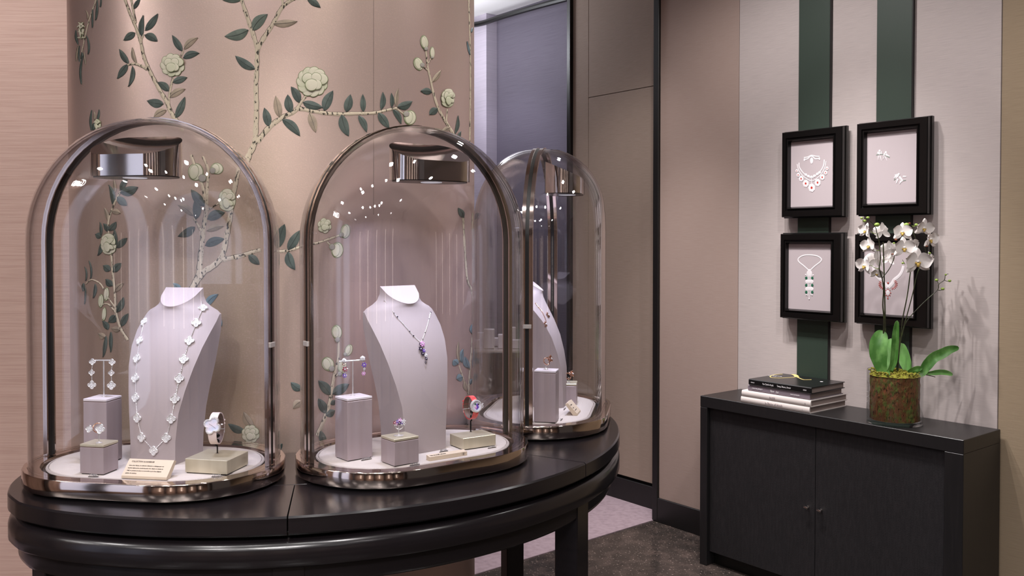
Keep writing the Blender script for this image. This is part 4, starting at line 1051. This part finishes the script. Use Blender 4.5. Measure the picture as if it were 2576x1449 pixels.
# ------------------------------------------------------------------ right wall: ribbons and framed drawings
def wall_thing(name, label, cat, s, c, z, group=None):
    p = WN * c + WX * s
    return thing(name, label, cat, (p.x, p.y, z), WANG, group)
for lab, ul, ur, vb in (('dark green ribbon strip behind the left pair of framed drawings', 2008, 2086, 330), ('dark green ribbon strip behind the right pair of framed drawings', 2204, 2292.5, 300)):
    a, b = sx(ul, vb, C_R - .014), sx(ur, vb, C_R - .014)
    t = wall_thing('hanging_ribbon', lab, 'ribbon strip', (a + b) / 2, C_R, 0.30, 'dark green ribbon strips'); w = (b - a) / 2
    mb = MB(); mb.box(-w, w, -.0140, -.0003, 0, 2.58, .001); mb.build('strip', M['ribbon'], t)
    mb = MB(); mb.box(w, w + .0035, -.0135, -.0003, 0, 2.58); mb.build('edge', M['blacktrim'], t)
def picture(label, corners, art_c, group='black framed jewellery drawings'):
    """corners: photo points TL, TR, BR, BL of the outer front face; art_c the same for the sheet"""
    cf = C_R - .0145 - .040
    S = [at_wall(*p, cf) for p in corners]
    x0 = (S[0][0] + S[3][0]) / 2; x1 = (S[1][0] + S[2][0]) / 2; z1 = (S[0][1] + S[1][1]) / 2; z0 = (S[2][1] + S[3][1]) / 2
    ca = C_R - .0145 - .022
    Q_ = [at_wall(*p, ca) for p in art_c]
    a0 = (Q_[0][0] + Q_[3][0]) / 2; a1 = (Q_[1][0] + Q_[2][0]) / 2; b1 = (Q_[0][1] + Q_[1][1]) / 2; b0 = (Q_[2][1] + Q_[3][1]) / 2
    t = wall_thing('picture_frame', label, 'picture frame', x0, C_R, z0, group)
    yb, yf = -.0148, -.0548
    w, h = x1 - x0, z1 - z0; a0 -= x0; a1 -= x0; b0 -= z0; b1 -= z0
    m = (a0 + w - a1 + b0 + h - b1) / 4
    def rect(k, y):      # k = 0 outer edge, 1 sheet edge
        return [(a0 * k, y, b0 * k), (w + (a1 - w) * k, y, b0 * k), (w + (a1 - w) * k, y, h + (b1 - h) * k), (a0 * k, y, h + (b1 - h) * k)]
    def orect(e, y): return [(-e, y, -e), (w + e, y, -e), (w + e, y, h + e), (-e, y, h + e)]
    rows = [orect(.004, yb), orect(.004, yb - .016), orect(0, yb - .020), orect(0, yf + .003), rect(.05, yf), rect(.58, yf), rect(.62, yf + .006), rect(.68, yf + .007), rect(.76, yf + .001), rect(.84, yf + .0015), rect(.92, yf + .010), rect(.97, yf + .018), rect(1.0, yf + .0195)]
    mb = MB(); mb.rings(rows, False, False); mb.build('moulding', M['frame'], t, 28)
    mb = MB(); mb.box(-.003, w + .003, yb - .003, yb, -.003, h + .003); mb.build('backing', M['blacktrim'], t)
    ya = yf + .0185
    mb = MB(); mb.box(a0 - .003, a1 + .003, ya, ya + .001, b0 - .003, b1 + .003); art = mb.build('art_sheet', M['art'], t)
    return t, art, Vector((x0, 0, z0)), ya
class Draw:
    """gouache strokes laid on a sheet, given in photo points"""
    def __init__(s, art, org, ya): s.a, s.o, s.y = art, org, ya; s.c = C_R + ya; s.L = 0
    def pt(s, u, v, e=0):
        x, z = at_wall(u, v, s.c); return (x - s.o.x, s.y - .0006 - e, z - s.o.z)
    def stroke(s, P, w, m='artwhite', name='stroke'):
        P = catmull([(*p, 0) for p in P], 4) if len(P) > 2 else [Vector((*p, 0)) for p in P]; rows = []; n = len(P); s.L += 1
        ws = w if isinstance(w, (tuple, list)) else (w, w)
        for i, p in enumerate(P):
            d = (P[min(i + 1, n - 1)] - P[max(i - 1, 0)]).normalized(); q = (ws[0] + (ws[1] - ws[0]) * i / max(1, n - 1)) * .40
            rows.append([s.pt(p.x - d.y * q * k, p.y + d.x * q * k, (1 - abs(k)) * .0005 + .00001 * s.L) for k in (-1, 0, 1)])
        mb = MB(); mb.grid(rows); return mb.build(name, M[m], s.a, 0)
    def dot(s, u, v, ru, rv, m='artwhite', name='dab', sc=0):
        s.L += 1; mb = MB(); n = 14
        ring = lambda k, e: [s.pt(u + ru * k * (1 + sc * (i % 2)) * cos(2 * pi * i / n), v + rv * k * (1 + sc * (i % 2)) * sin(2 * pi * i / n), e) for i in range(n)]
        mb.rings([ring(1, .00002 * s.L), ring(.6, .0006 + .00002 * s.L)], False, True); return mb.build(name, M[m], s.a, 0)
F3 = lambda x, y: (1950 + x * .18639, 300 + y * .18639)
F4 = lambda x, y: (2130 + x * .18634, 280 + y * .18634)
F5 = lambda x, y: (1940 + x * .20704, 570 + y * .20704)
F6 = lambda x, y: (2130 + x * .19320, 520 + y * .19320)
_, art, org, ya = picture('framed drawing of a white necklace with red drops, upper left', ((1967, 334), (2119, 317), (2117, 545), (1966, 545)), ((1989.5, 360), (2096, 348), (2097, 515), (1990.4, 521.8)))
d = Draw(art, org, ya)
d.stroke([F3(395, 545), F3(440, 535), F3(490, 495), F3(540, 535), F3(598, 530)], 4); d.stroke([F3(390, 520), F3(440, 512), F3(490, 490), F3(545, 500), F3(600, 505)], 4)
for x, y in ((395, 550), (598, 535)): d.dot(*F3(x, y), 2, 4)
d.dot(*F3(492, 497), 4, 3); d.dot(*F3(493, 560), 4, 8)
d.stroke([F3(325, 585), F3(325, 640), F3(360, 700), F3(410, 750), F3(490, 790), F3(560, 750), F3(620, 690), F3(655, 620), F3(665, 545)], 3.4)
d.stroke([F3(297, 605), F3(320, 690), F3(370, 760), F3(420, 800), F3(495, 835), F3(570, 795), F3(640, 715), F3(675, 640), F3(688, 565)], 2.6)
for x, y in ((415, 750), (450, 770), (490, 780), (530, 765), (570, 740), (600, 720)): d.dot(*F3(x, y), 3.5, 3.5)
d.stroke([F3(492, 790), F3(492, 870)], 2)
for x, y, r in ((293, 698, 3.2), (313, 752, 4), (353, 803, 5.5), (415, 868, 7), (495, 925, 8), (575, 855, 7), (638, 783, 5.5), (683, 722, 4), (702, 664, 3.6)):
    d.dot(*F3(x, y), r, r * 1.25, sc=.12); d.dot(*F3(x, y), r * .52, r * .7, 'artred', 'red_drop')
_, art, org, ya = picture('framed drawing of two white floral clips, upper right', ((2155.5, 312), (2334, 292.5), (2332, 538), (2153.3, 540)), ((2182, 337.8), (2306, 324), (2305, 507), (2180.7, 512)))
d = Draw(art, org, ya)
for P, w, m in (([(400, 590), (480, 580), (580, 625)], 2.5, 'artgrey'), ([(440, 585), (445, 525)], (6, 4), 'artwhite'), ([(420, 575), (425, 545)], (4, 3), 'artwhite'), ([(465, 580), (468, 540)], (4, 3), 'artwhite'), ([(430, 600), (425, 660)], (3, 1), 'artwhite'), ([(450, 600), (470, 665)], (3, 1), 'artwhite'),
                ([(500, 600), (530, 550)], (6, 4), 'artwhite'), ([(530, 600), (545, 565)], (5, 3), 'artwhite'), ([(510, 610), (490, 655)], (3, 1), 'artwhite'), ([(520, 610), (545, 665)], (3, 1), 'artwhite'), ([(545, 590), (580, 610)], (5, 2), 'artwhite'),
                ([(640, 930), (700, 870), (740, 930), (800, 932)], 2.5, 'artgrey'), ([(640, 900), (690, 850)], (3, 6), 'artwhite'), ([(650, 860), (700, 880)], (5, 5), 'artwhite'), ([(660, 910), (700, 860)], (4, 6), 'artwhite'), ([(710, 880), (755, 945)], (6, 7), 'artwhite'), ([(760, 880), (805, 880)], (5, 3), 'artwhite'),
                ([(690, 910), (670, 975)], (6, 2), 'artwhite'), ([(730, 940), (715, 990)], (5, 1), 'artwhite'), ([(700, 870), (708, 840)], (5, 3), 'artwhite'), ([(740, 950), (720, 960)], (5, 3), 'artwhite')):
    d.stroke([F4(*p) for p in P], w, m)
for x, y in ((445, 535), (530, 555), (705, 850)): d.dot(*F4(x, y), 2.5, 3)
_, art, org, ya = picture('framed drawing of a tasselled necklace with green beads, lower left', ((1963.8, 588), (2116, 587.6), (2113, 809.5), (1961.3, 798.8)), ((1985, 614), (2092, 615), (2089, 782.6), (1983, 775.6)))
d = Draw(art, org, ya)
d.stroke([F5(455, 530), F5(400, 480), F5(335, 425), F5(335, 385), F5(390, 352), F5(470, 345), F5(560, 358), F5(610, 395), F5(595, 430), F5(530, 480), F5(478, 530)], 4)
d.dot(*F5(465, 570), 7, 9); d.dot(*F5(465, 540), 4, 5)
for x, y0, y1, w in ((428, 580, 830, 1.6), (447, 575, 840, 2.4), (464, 590, 880, 2), (485, 575, 835, 2.4), (500, 580, 835, 1.6)): d.stroke([F5(x, y0), F5(x - 2, y1)], w)
for y in (668, 757):
    for x in (438, 464, 492): d.dot(*F5(x, y), 5, 5)
for y in (625, 713, 797):
    for x in (428, 500): d.dot(*F5(x, y), 3.3, 4.0, 'artgreen', 'green_bead')
for x, y in ((420, 585), (512, 590), (428, 830), (498, 832), (462, 878)): d.dot(*F5(x, y), 1.6, 2)
_, art, org, ya = picture('framed drawing of a white and red collar, behind the orchid', ((2150.7, 587.6), (2334, 590), (2331, 825.5), (2148.3, 812)), ((2175, 616), (2299, 620), (2295.6, 794), (2172.5, 787.6)))
d = Draw(art, org, ya)
d.stroke([F6(740, 770), F6(720, 840), F6(680, 900), F6(620, 950), F6(590, 1000), F6(540, 1050)], (8, 12)); d.stroke([F6(345, 770), F6(360, 850), F6(410, 920), F6(470, 970), F6(500, 1010), F6(540, 1050)], (8, 12))
for i in range(9):
    a = -1.2 + i * .34; d.stroke([F6(590 + 40 * cos(a), 1010 + 45 * sin(a)), F6(590 + 74 * cos(a), 1010 + 68 * sin(a))], (1.6, 2.4), 'artred'); d.stroke([F6(490 - 40 * cos(a), 1010 + 45 * sin(a)), F6(490 - 74 * cos(a), 1010 + 68 * sin(a))], (1.6, 2.4), 'artred')
d.dot(*F6(540, 993), 2, 2.2, 'artred'); d.dot(*F6(538, 1120), 5, 7)
for i in range(8):
    a = 2 * pi * i / 8; d.dot(*F6(538 + 35 * cos(a), 1122 + 45 * sin(a)), 1.2, 1.6, 'artred')
d.dot(*F6(537, 1193), 1.4, 2, 'artred')

# ------------------------------------------------------------------ cabinet
CF, CBK, CH_ = 2.935, 3.2075, 0.707
k0, k1 = -2.404, -1.325
cw, cdp = k1 - k0, CBK - CF
cab = wall_thing('sideboard', 'black two-door sideboard standing against the mauve wall panel', 'cabinet', k0, CF, 0)
TH, TP = .036, .046
mb = MB(); mb.box(0, cw, 0, cdp, CH_ - TP, CH_, .0015); mb.build('top', M['cabwood'], cab)
for x0, x1 in ((0, TH), (cw - .062, cw)):
    mb = MB(); mb.box(x0, x1, 0, cdp, 0.0003, CH_ - TP - .0003, .0015); mb.build('side_panel', M['cabwood'], cab)
mb = MB(); mb.box(TH + .0003, cw - .0623, cdp - .012, cdp, .06, CH_ - TP - .0005); mb.build('back_panel', M['cabwood'], cab)
mb = MB(); mb.box(TH + .0003, cw - .0623, .045, cdp - .013, .06, .075); mb.build('bottom_panel', M['cabwood'], cab)
mb = MB(); mb.box(TH + .0003, cw - .0623, .050, .062, .0003, .059); mb.build('kick_board', M['dark'], cab)
xs = sx(2050.5, 1250, CF + .018) - k0
for x0, x1, lab in ((TH + .001, xs - .0012, 'left'), (xs + .0012, cw - .0632, 'right')):
    mb = MB(); mb.box(x0, x1, .018, .038, .058, CH_ - TP - .002, .001); dr = mb.build('door', M['cabcloth'], cab)
    kx, kz = at_wall(*((2026, 1277) if lab == 'left' else (2059, 1285)), CF - .002); kx -= k0
    mb = MB(); mb.lathe([(.0042, 0), (.0042, .004), (.0032, .005), (.0032, .016)], 14)
    kn = mb.build('knob', M['steel'], dr, 35, mtx=Matrix.Translation((kx, .018, kz)) @ Matrix.Rotation(pi / 2, 4, 'X'))
    mb = MB(); mb.box(-.009, .009, -.0042, .0042, .0155, .0205, .002, 2); mb.build('grip', M['steel'], dr, 35, mtx=Matrix.Translation((kx, .018, kz)) @ Matrix.Rotation(pi / 2, 4, 'X') @ Matrix.Rotation(-.15, 4, 'Z'))

# ------------------------------------------------------------------ books
def book(label, x0, x1, y0, y1, z0, h, cov, marks, rounded=False, cat='book'):
    """spine faces the room; x along the wall, y into the wall (wall space, relative to the sideboard)"""
    p = WN * (CF + y0) + WX * (k0 + x0)
    t = thing('book', label, cat, (p.x, p.y, z0 + .0002), WANG, 'coffee-table books on the sideboard')
    w, d = x1 - x0, y1 - y0; b = .0026
    prof = [(d, 0), (d, b), (.006, b), (.006, h - b), (d, h - b), (d, h), (.004, h), (.0015 if rounded else .001, h - .003), (0 if rounded else .0006, h * .5), (.0015 if rounded else .001, .003), (.004, 0)]
    mb = MB(); mb.rings([[(x, y, z) for y, z in prof] for x in (0, w)]); mb.build('cover', M[cov], t, 40)
    mb = MB(); mb.box(.004, w - .004, .0065, d - .004, b + .0001, h - b - .0001); mb.build('pages', M['pages'], t)
    for txt, size, x, zz, m, wd in marks:
        lettering(txt, size, M[m], t, frame_mtx((x * w, -.0004, h * zz), (1, 0, 0), (0, 0, 1)), width=wd)
    return t, w, d, h
def bk(L, F_, R, z):
    q = [at_z(*p, z) for p in (L, F_, R)]
    return (q[0].dot(WX) - k0, q[1].dot(WX) - k0, (q[0].dot(WN) + q[1].dot(WN)) / 2 - CF, q[2].dot(WN) - CF)
x0, x1, y0, y1 = bk((1862.8, 1011.8), (2034, 1041.5), (2121.3, 1020), CH_); y0 = max(y0, .004); y1 = min(y1, cdp - .01)
z = CH_
book('bottom ivory book of the stack on the sideboard', x0, x1, y0, y1, z, .0240, 'whitebook', [('In Praise of Hands', .0150, .37, .30, 'greyink', .72), ('I', .010, .90, .3, 'greyink', .6)], True); z += .0243
book('second ivory book from the bottom of the stack', x0 + .003, x1 + .004, y0 + .001, y1, z, .0250, 'whitebook', [('FABER', .0120, .42, .30, 'greyink', .8), ('A', .009, .92, .35, 'greyink', .7)], True); z += .0253
book('mauve grey book, second from the top of the stack', x0 + .028, x1 - .004, y0 + .008, y1 - .02, z, .0232, 'greybook', [('CREATIVE JEWELRY', .0080, .07, .40, 'whiteink', .72), ('Bijoux', .0120, .38, .35, 'whiteink', .55), ('d’art', .0120, .47, .30, 'whiteink', .55), ('HAUTE JOAILLERIE', .0065, .70, .38, 'whiteink', .75)]); z += .0235
bt, bw, bd, bh = book('black book with gold chain cover on top of the stack', x0 + .034, x1 + .004, y0 + .004, y1 - .02, z, .0245, 'blackbook', [('Van Cleef & Arpels', .0105, .235, .36, 'whiteink', .62), ('Temps, Nature, Amour', .0105, .47, .36, 'whiteink', .62), ('SKIRA', .0068, .88, .40, 'whiteink', .8), ('FRANCO', .0060, .04, .40, 'whiteink', .7)])
book_top = bt; top_z = z + .0245
def on_book(u, v, e=.0004):
    p = at_z(u, v, top_z); return Vector((p.dot(WX) - (k0 + x0 + .034), p.dot(WN) - (CF + y0 + .004), bh + e))
V8 = lambda x, y: (1850 + x / 8.587, 900 + y / 8.587)
for P, w0, m, nm in (([(1020, 355), (860, 365), (760, 395), (770, 425), (900, 440), (1100, 435), (1280, 420)], .0042, 'goldprint', 'printed_chain'), ([(1640, 475), (1480, 475), (1380, 440), (1290, 400)], .0060, 'goldprint', 'printed_chain'),
                     ([(1240, 360), (1300, 380), (1330, 420)], .016, 'goldprint', 'printed_clasp')):
    pts = catmull([on_book(*V8(*p)) for p in P], 5); mb = MB(); rows = []
    for i, p in enumerate(pts):
        dd = (pts[min(i + 1, len(pts) - 1)] - pts[max(i - 1, 0)]).normalized(); s_ = Vector((-dd.y, dd.x, 0)) * w0 * (.5 + .12 * (i % 2)); rows.append([p - s_, p + Vector((0, 0, .0006)), p + s_])
    mb.grid(rows); mb.build(nm, M[m], bt, 0)
a = on_book(*V8(700, 385)); lettering('temps, nature', .0085, M['whiteink'], bt, Matrix.Translation((a.x, a.y, bh + .0002)), width=.8); lettering('AMOUR', .012, M['whiteink'], bt, Matrix.Translation((a.x + .012, a.y + .014, bh + .0002)))
mb = MB(); mb.lathe([(.006, bh), (.006, bh + .0004)], 16, tuple(on_book(*V8(1860, 518)).xy)); mb.build('printed_emblem', M['whiteink'], bt)

# ------------------------------------------------------------------ orchid in its glass
VR, VH = .0935, .186
vd = Vector((.396, .918, 0)); vp = at_z(2250, 1076, CH_) + vd * VR
if (vp.dot(WN) + VR) > CBK - .012: vp -= WN * (vp.dot(WN) + VR - CBK + .012)
vase = thing('glass_vase', 'clear glass cylinder vase holding moss and a white orchid', 'vase', (vp.x, vp.y, CH_ + .0003))
mb = MB(); mb.lathe([(VR - .002, 0), (VR, .002), (VR, VH), (VR - .002, VH + .0015), (VR - .004, VH), (VR - .004, .014), (VR - .008, .011)], 48); mb.build('body', M['vaseglass'], vase, 50)
pl = thing('potted_orchid', 'white flowering orchid with mossy root ball in the glass cylinder', 'plant', (vp.x, vp.y, CH_ + .0118))
PO = Vector(pl.location)
mb = MB(); rr_ = VR - .0095; n = 44; rows = []
for k in range(11):
    z_ = .002 + (VH - .030) * k / 10
    rows.append([((rr_ - .0035 * random.random()) * cos(2 * pi * i / n), (rr_ - .0035 * random.random()) * sin(2 * pi * i / n), z_) for i in range(n)])
mb.rings(rows); mb.build('root_ball', M['moss'], pl, 0)
mb = MB(); rows = []
for k in range(9):
    q = 1 - k / 8.5
    rows.append([((rr_ + .001) * q * cos(2 * pi * i / n), (rr_ + .001) * q * sin(2 * pi * i / n), VH - .029 + random.uniform(0, .014) * (1 if k else .2) + .006 * (1 - q)) for i in range(n)])
mb.rings(rows, False, True)
for i in range(150):
    a, r_ = random.uniform(0, 2 * pi), rr_ * sqrt(random.random()); c = (r_ * cos(a), r_ * sin(a), VH - .018 + random.uniform(0, .006))
    mb.ball(c, random.uniform(.003, .006), 1, (1, 1, .7))
o = mb.build('moss', M['mosstop'], pl, 0); o['kind'] = 'stuff'
PY = vp.y
pt = lambda u, v, dy=0.0: at_y(u, v, PY + dy) - PO
G1 = lambda x, y: (2130 + x / 5.176, 520 + y / 5.176)
G2 = lambda x, y: (2150 + x / 4.829, 790 + y / 4.829)
def stem(P, r0, r1, m='stem', name='stem', dy=(0, 0)):
    n = len(P); q = [pt(*p, dy[0] + (dy[1] - dy[0]) * i / (n - 1)) for i, p in enumerate(P)]; c = catmull(q, 6)
    mb = MB(); mb.tube(c, [r0 + (r1 - r0) * i / (len(c) - 1) for i in range(len(c))], 8); return mb.build(name, M[m], pl, 60)
stem([G2(330, 720), G2(345, 400), G2(350, 230), G1(485, 1450), G1(470, 1280), G1(480, 1070), G1(460, 930), G1(425, 800), G1(440, 680), G1(435, 600), G1(420, 450), G1(390, 330), G1(375, 270), G1(330, 210), G1(250, 150)], .0030, .0012, 'stem', 'flower_spike', (0, -.02))
stem([G2(368, 720), G2(375, 430), G1(500, 1450), G1(490, 1000), G1(475, 460)], .0030, .0022, 'stem', 'support_stick', (.01, .0))
stem([G1(465, 925), G1(560, 800), G1(620, 650), G1(650, 470)], .0017, .0011, 'stem', 'flower_spike', (-.012, -.02))
stem([G2(510, 740), G2(540, 380), G2(560, 250), G1(730, 1450), G1(790, 1150), G1(830, 850), G1(870, 610), G1(910, 480), G1(870, 340), G1(850, 250), G1(800, 230)], .0028, .0012, 'stem', 'flower_spike', (0, .01))
stem([G2(520, 740), G2(545, 400), G2(600, 150), G1(775, 1450), G1(860, 1130), G1(920, 870), G1(1000, 700), G1(1040, 630), G1(1005, 500)], .0026, .0011, 'stem', 'flower_spike', (-.01, -.03))
stem([G2(600, 150), G1(820, 1440), G1(1000, 1250), G1(1180, 1085), G1(1200, 1010), G1(1270, 955), G1(1285, 890), G1(1325, 875)], .0018, .0009, 'stem', 'flower_spike', (-.01, -.03))
# blooms
def petal_mesh(L, w, cup, name):
    mb = MB(); rows = []
    for i in range(9):
        t = i / 8; hw = w * .5 * (sin(pi * min(1, t * .93 + .05)) ** .7); rows.append([(hw * q, L * t, cup * (t * t) * .5 + cup * .8 * q * q * t - .0006) for q in (-1, -.5, 0, .5, 1)])
    mb.grid(rows); return mb.mesh(name, M['petal'], 80)
PW, PS = petal_mesh(1, 1.25, .22, 'petal'), petal_mesh(1.05, .62, -.15, 'petal')
def bloom(u, v, r_px, n, dy=0.0, roll=0.0):
    p = pt(u, v, dy); r = r_px * vp.y / FPX
    mb = MB(); mb.ball((0, .06, .10), .15, 2, (1, .8, 1)); mb.mi = 1; mb.ball((0, -.20, .16), .17, 2, (.75, 1.1, .6)); mb.ball((.13, -.06, .12), .10, 1); mb.ball((-.13, -.06, .12), .10, 1)
    n = Vector(n).normalized(); m = orient(p, n) @ Matrix.Rotation(roll, 4, 'Z') @ Matrix.Diagonal((r, r, r, 1))
    f = mb.build('bloom', [M['petal'], M['lip']], pl, 60, mtx=m)
    for k, (me, a, z) in enumerate(((PS, 0, -.02), (PS, 128, -.02), (PS, -128, -.02), (PW, 72, .03), (PW, -72, .03))):
        put(me, 'petal', f, mtx=Matrix.Rotation(radians(a + random.uniform(-5, 5)), 4, 'Z') @ Matrix.Rotation(radians(random.uniform(2, 12)), 4, 'X') @ Matrix.Translation((0, .04, z)))
for x, y, r, n, dy in ((245, 315, 80, (-.9, -.4, .1), -.02), (465, 325, 92, (-.2, .95, .1), .02), (290, 510, 88, (-.85, -.5, .0), -.03), (725, 335, 98, (-.25, -.95, .1), -.03), (745, 540, 112, (-.1, -1, .0), -.05), (850, 500, 80, (.5, -.8, 0), .0), (1005, 280, 98, (.15, -.95, -.25), -.03),
                       (1085, 430, 100, (.45, -.85, 0), -.02), (560, 560, 92, (.1, .95, .2), .03), (235, 770, 98, (-.9, -.4, 0), -.03), (375, 690, 100, (-.3, .9, .1), .02), (545, 680, 70, (.2, .9, -.1), .03), (920, 720, 138, (-.05, -1, -.1), -.05), (1075, 690, 80, (.75, -.6, 0), -.01), (390, 870, 66, (-.1, -.9, -.4), .0)):
    bloom(*G1(x, y), r * 1.22 / 5.176, n, dy, random.uniform(-.15, .15))
for x, y, r in ((195, 150, 17), (232, 185, 22), (275, 143, 20), (395, 235, 32), (780, 235, 30), (905, 235, 20), (1080, 605, 16), (1290, 885, 14), (1170, 955, 20), (1340, 965, 20), (1250, 1070, 22), (730, 735, 15), (615, 475, 14)):
    mb = MB(); mb.ball((0, 0, 0), r / 5.176 * vp.y / FPX, 2, (1.1, 1, .85)); mb.build('flower_bud', M['bud'], pl, 60, loc=pt(*G1(x, y), -.03))
for (xa, ya_), (xb, yb_) in (((1195, 1000), (1170, 955)), ((1270, 955), (1340, 965)), ((1185, 1085), (1250, 1070)), ((760, 750), (725, 690)), ((640, 600), (595, 620)), ((850, 250), (905, 235)), ((380, 350), (310, 320)), ((420, 570), (350, 540)), ((415, 810), (310, 760))):
    stem([G1(xa, ya_), G1((xa + xb) / 2 + 6, (ya_ + yb_) / 2 + 12), G1(xb, yb_)], .0011, .0008, 'bud' if xa < 900 else 'stem', 'pedicel', (-.028, -.03))
for x, y in ((815, 215), (640, 430), (598, 618), (1040, 515)):
    mb = MB(); mb.ball((0, 0, 0), .0045, 1, (1.3, 1, .6)); mb.build('bract', M['bract'], pl, 0, loc=pt(*G1(x, y), -.03))
def oleaf(P, w, m, dy=(0, 0), fold=.25):
    """a strap leaf along photo points, width in photo pixels"""
    n0 = len(P); q = catmull([pt(*G2(*p), dy[0] + (dy[1] - dy[0]) * i / (n0 - 1)) for i, p in enumerate(P)], 6); n = len(q); W_ = w / 4.829 * vp.y / FPX; rows = []; view = Vector((.4, .9, 0)).normalized()
    for i, p in enumerate(q):
        t = i / (n - 1); d = (q[min(i + 1, n - 1)] - q[max(i - 1, 0)]).normalized(); sd = d.cross(view).normalized(); hw = W_ / 2 * (min(1, .45 + t * 1.6) * sqrt(max(0, 1 - max(0, (t - .55) / .45) ** 2)) if t < 1 else 0) + .0004
        rows.append([p + sd * hw * k + view * (abs(k) * -hw * fold) for k in (-1, -.5, 0, .5, 1)])
    mb = MB(); mb.grid(rows)
    bmesh.ops.recalc_face_normals(mb.bm, faces=mb.bm.faces); bmesh.ops.solidify(mb.bm, geom=mb.bm.faces[:], thickness=.0015)
    return mb.build('leaf', M[m], pl, 50)
oleaf([(340, 720), (300, 560), (285, 400), (310, 290), (345, 200)], 200, 'orchleaf', (-.02, .0)); oleaf([(400, 720), (420, 560), (425, 430), (440, 295)], 105, 'orchleaf2', (.02, .04))
oleaf([(395, 740), (470, 600), (490, 400), (500, 240), (517, 80)], 78, 'orchleaf', (-.02, -.03), .5); oleaf([(660, 720), (620, 600), (590, 480), (560, 352)], 135, 'orchleaf2', (.01, .03)); oleaf([(480, 720), (430, 700), (400, 735), (395, 745)], 40, 'orchleaf', (-.03, -.06))
oleaf([(640, 715), (700, 690), (760, 665), (825, 655)], 70, 'orchleaf', (-.0, -.03)); oleaf([(700, 720), (800, 725), (880, 620), (960, 530), (1060, 480), (1160, 430), (1268, 410)], 120, 'orchleaf', (-.02, -.05)); oleaf([(860, 725), (950, 715), (1050, 705), (1130, 715), (1190, 740)], 62, 'orchleaf2', (.0, -.01))
stem([G2(720, 735), G2(850, 735), G2(980, 765)], .0022, .0012, 'stem', 'air_root', (-.01, -.03))

# ------------------------------------------------------------------ lit counter in the back room
q0, q1 = at_y(1165, 870, 4.85), at_y(1330, 870, 4.85)
ct = thing('display_counter', 'black jewellery counter with lit glass top in the back room', 'counter', ((q0.x + q1.x) / 2, 5.05, .0045)); w = (q1.x - q0.x) / 2
mb = MB(); mb.box(-w, w, -.2, .2, 0, .74, .004); mb.build('body', M['tablewood'], ct)
mb = MB(); mb.box(-w + .01, w - .01, -.19, .19, .7402, .75); mb.build('pad', M['linen'], ct)
mb = MB(); mb.box(-w, w, -.2, .2, .7505, .90, .001); mb.build('glass_case', M['vaseglass'], ct)
for k in range(7):
    mb = MB(); mb.box(-.03, .03, -.02, .02, 0, .05 + .03 * (k % 3), .004); mb.build('tray', M['lid'], ct, loc=(-w + .06 + k * (2 * w - .12) / 6, -.1 + .1 * (k % 2), .7512))
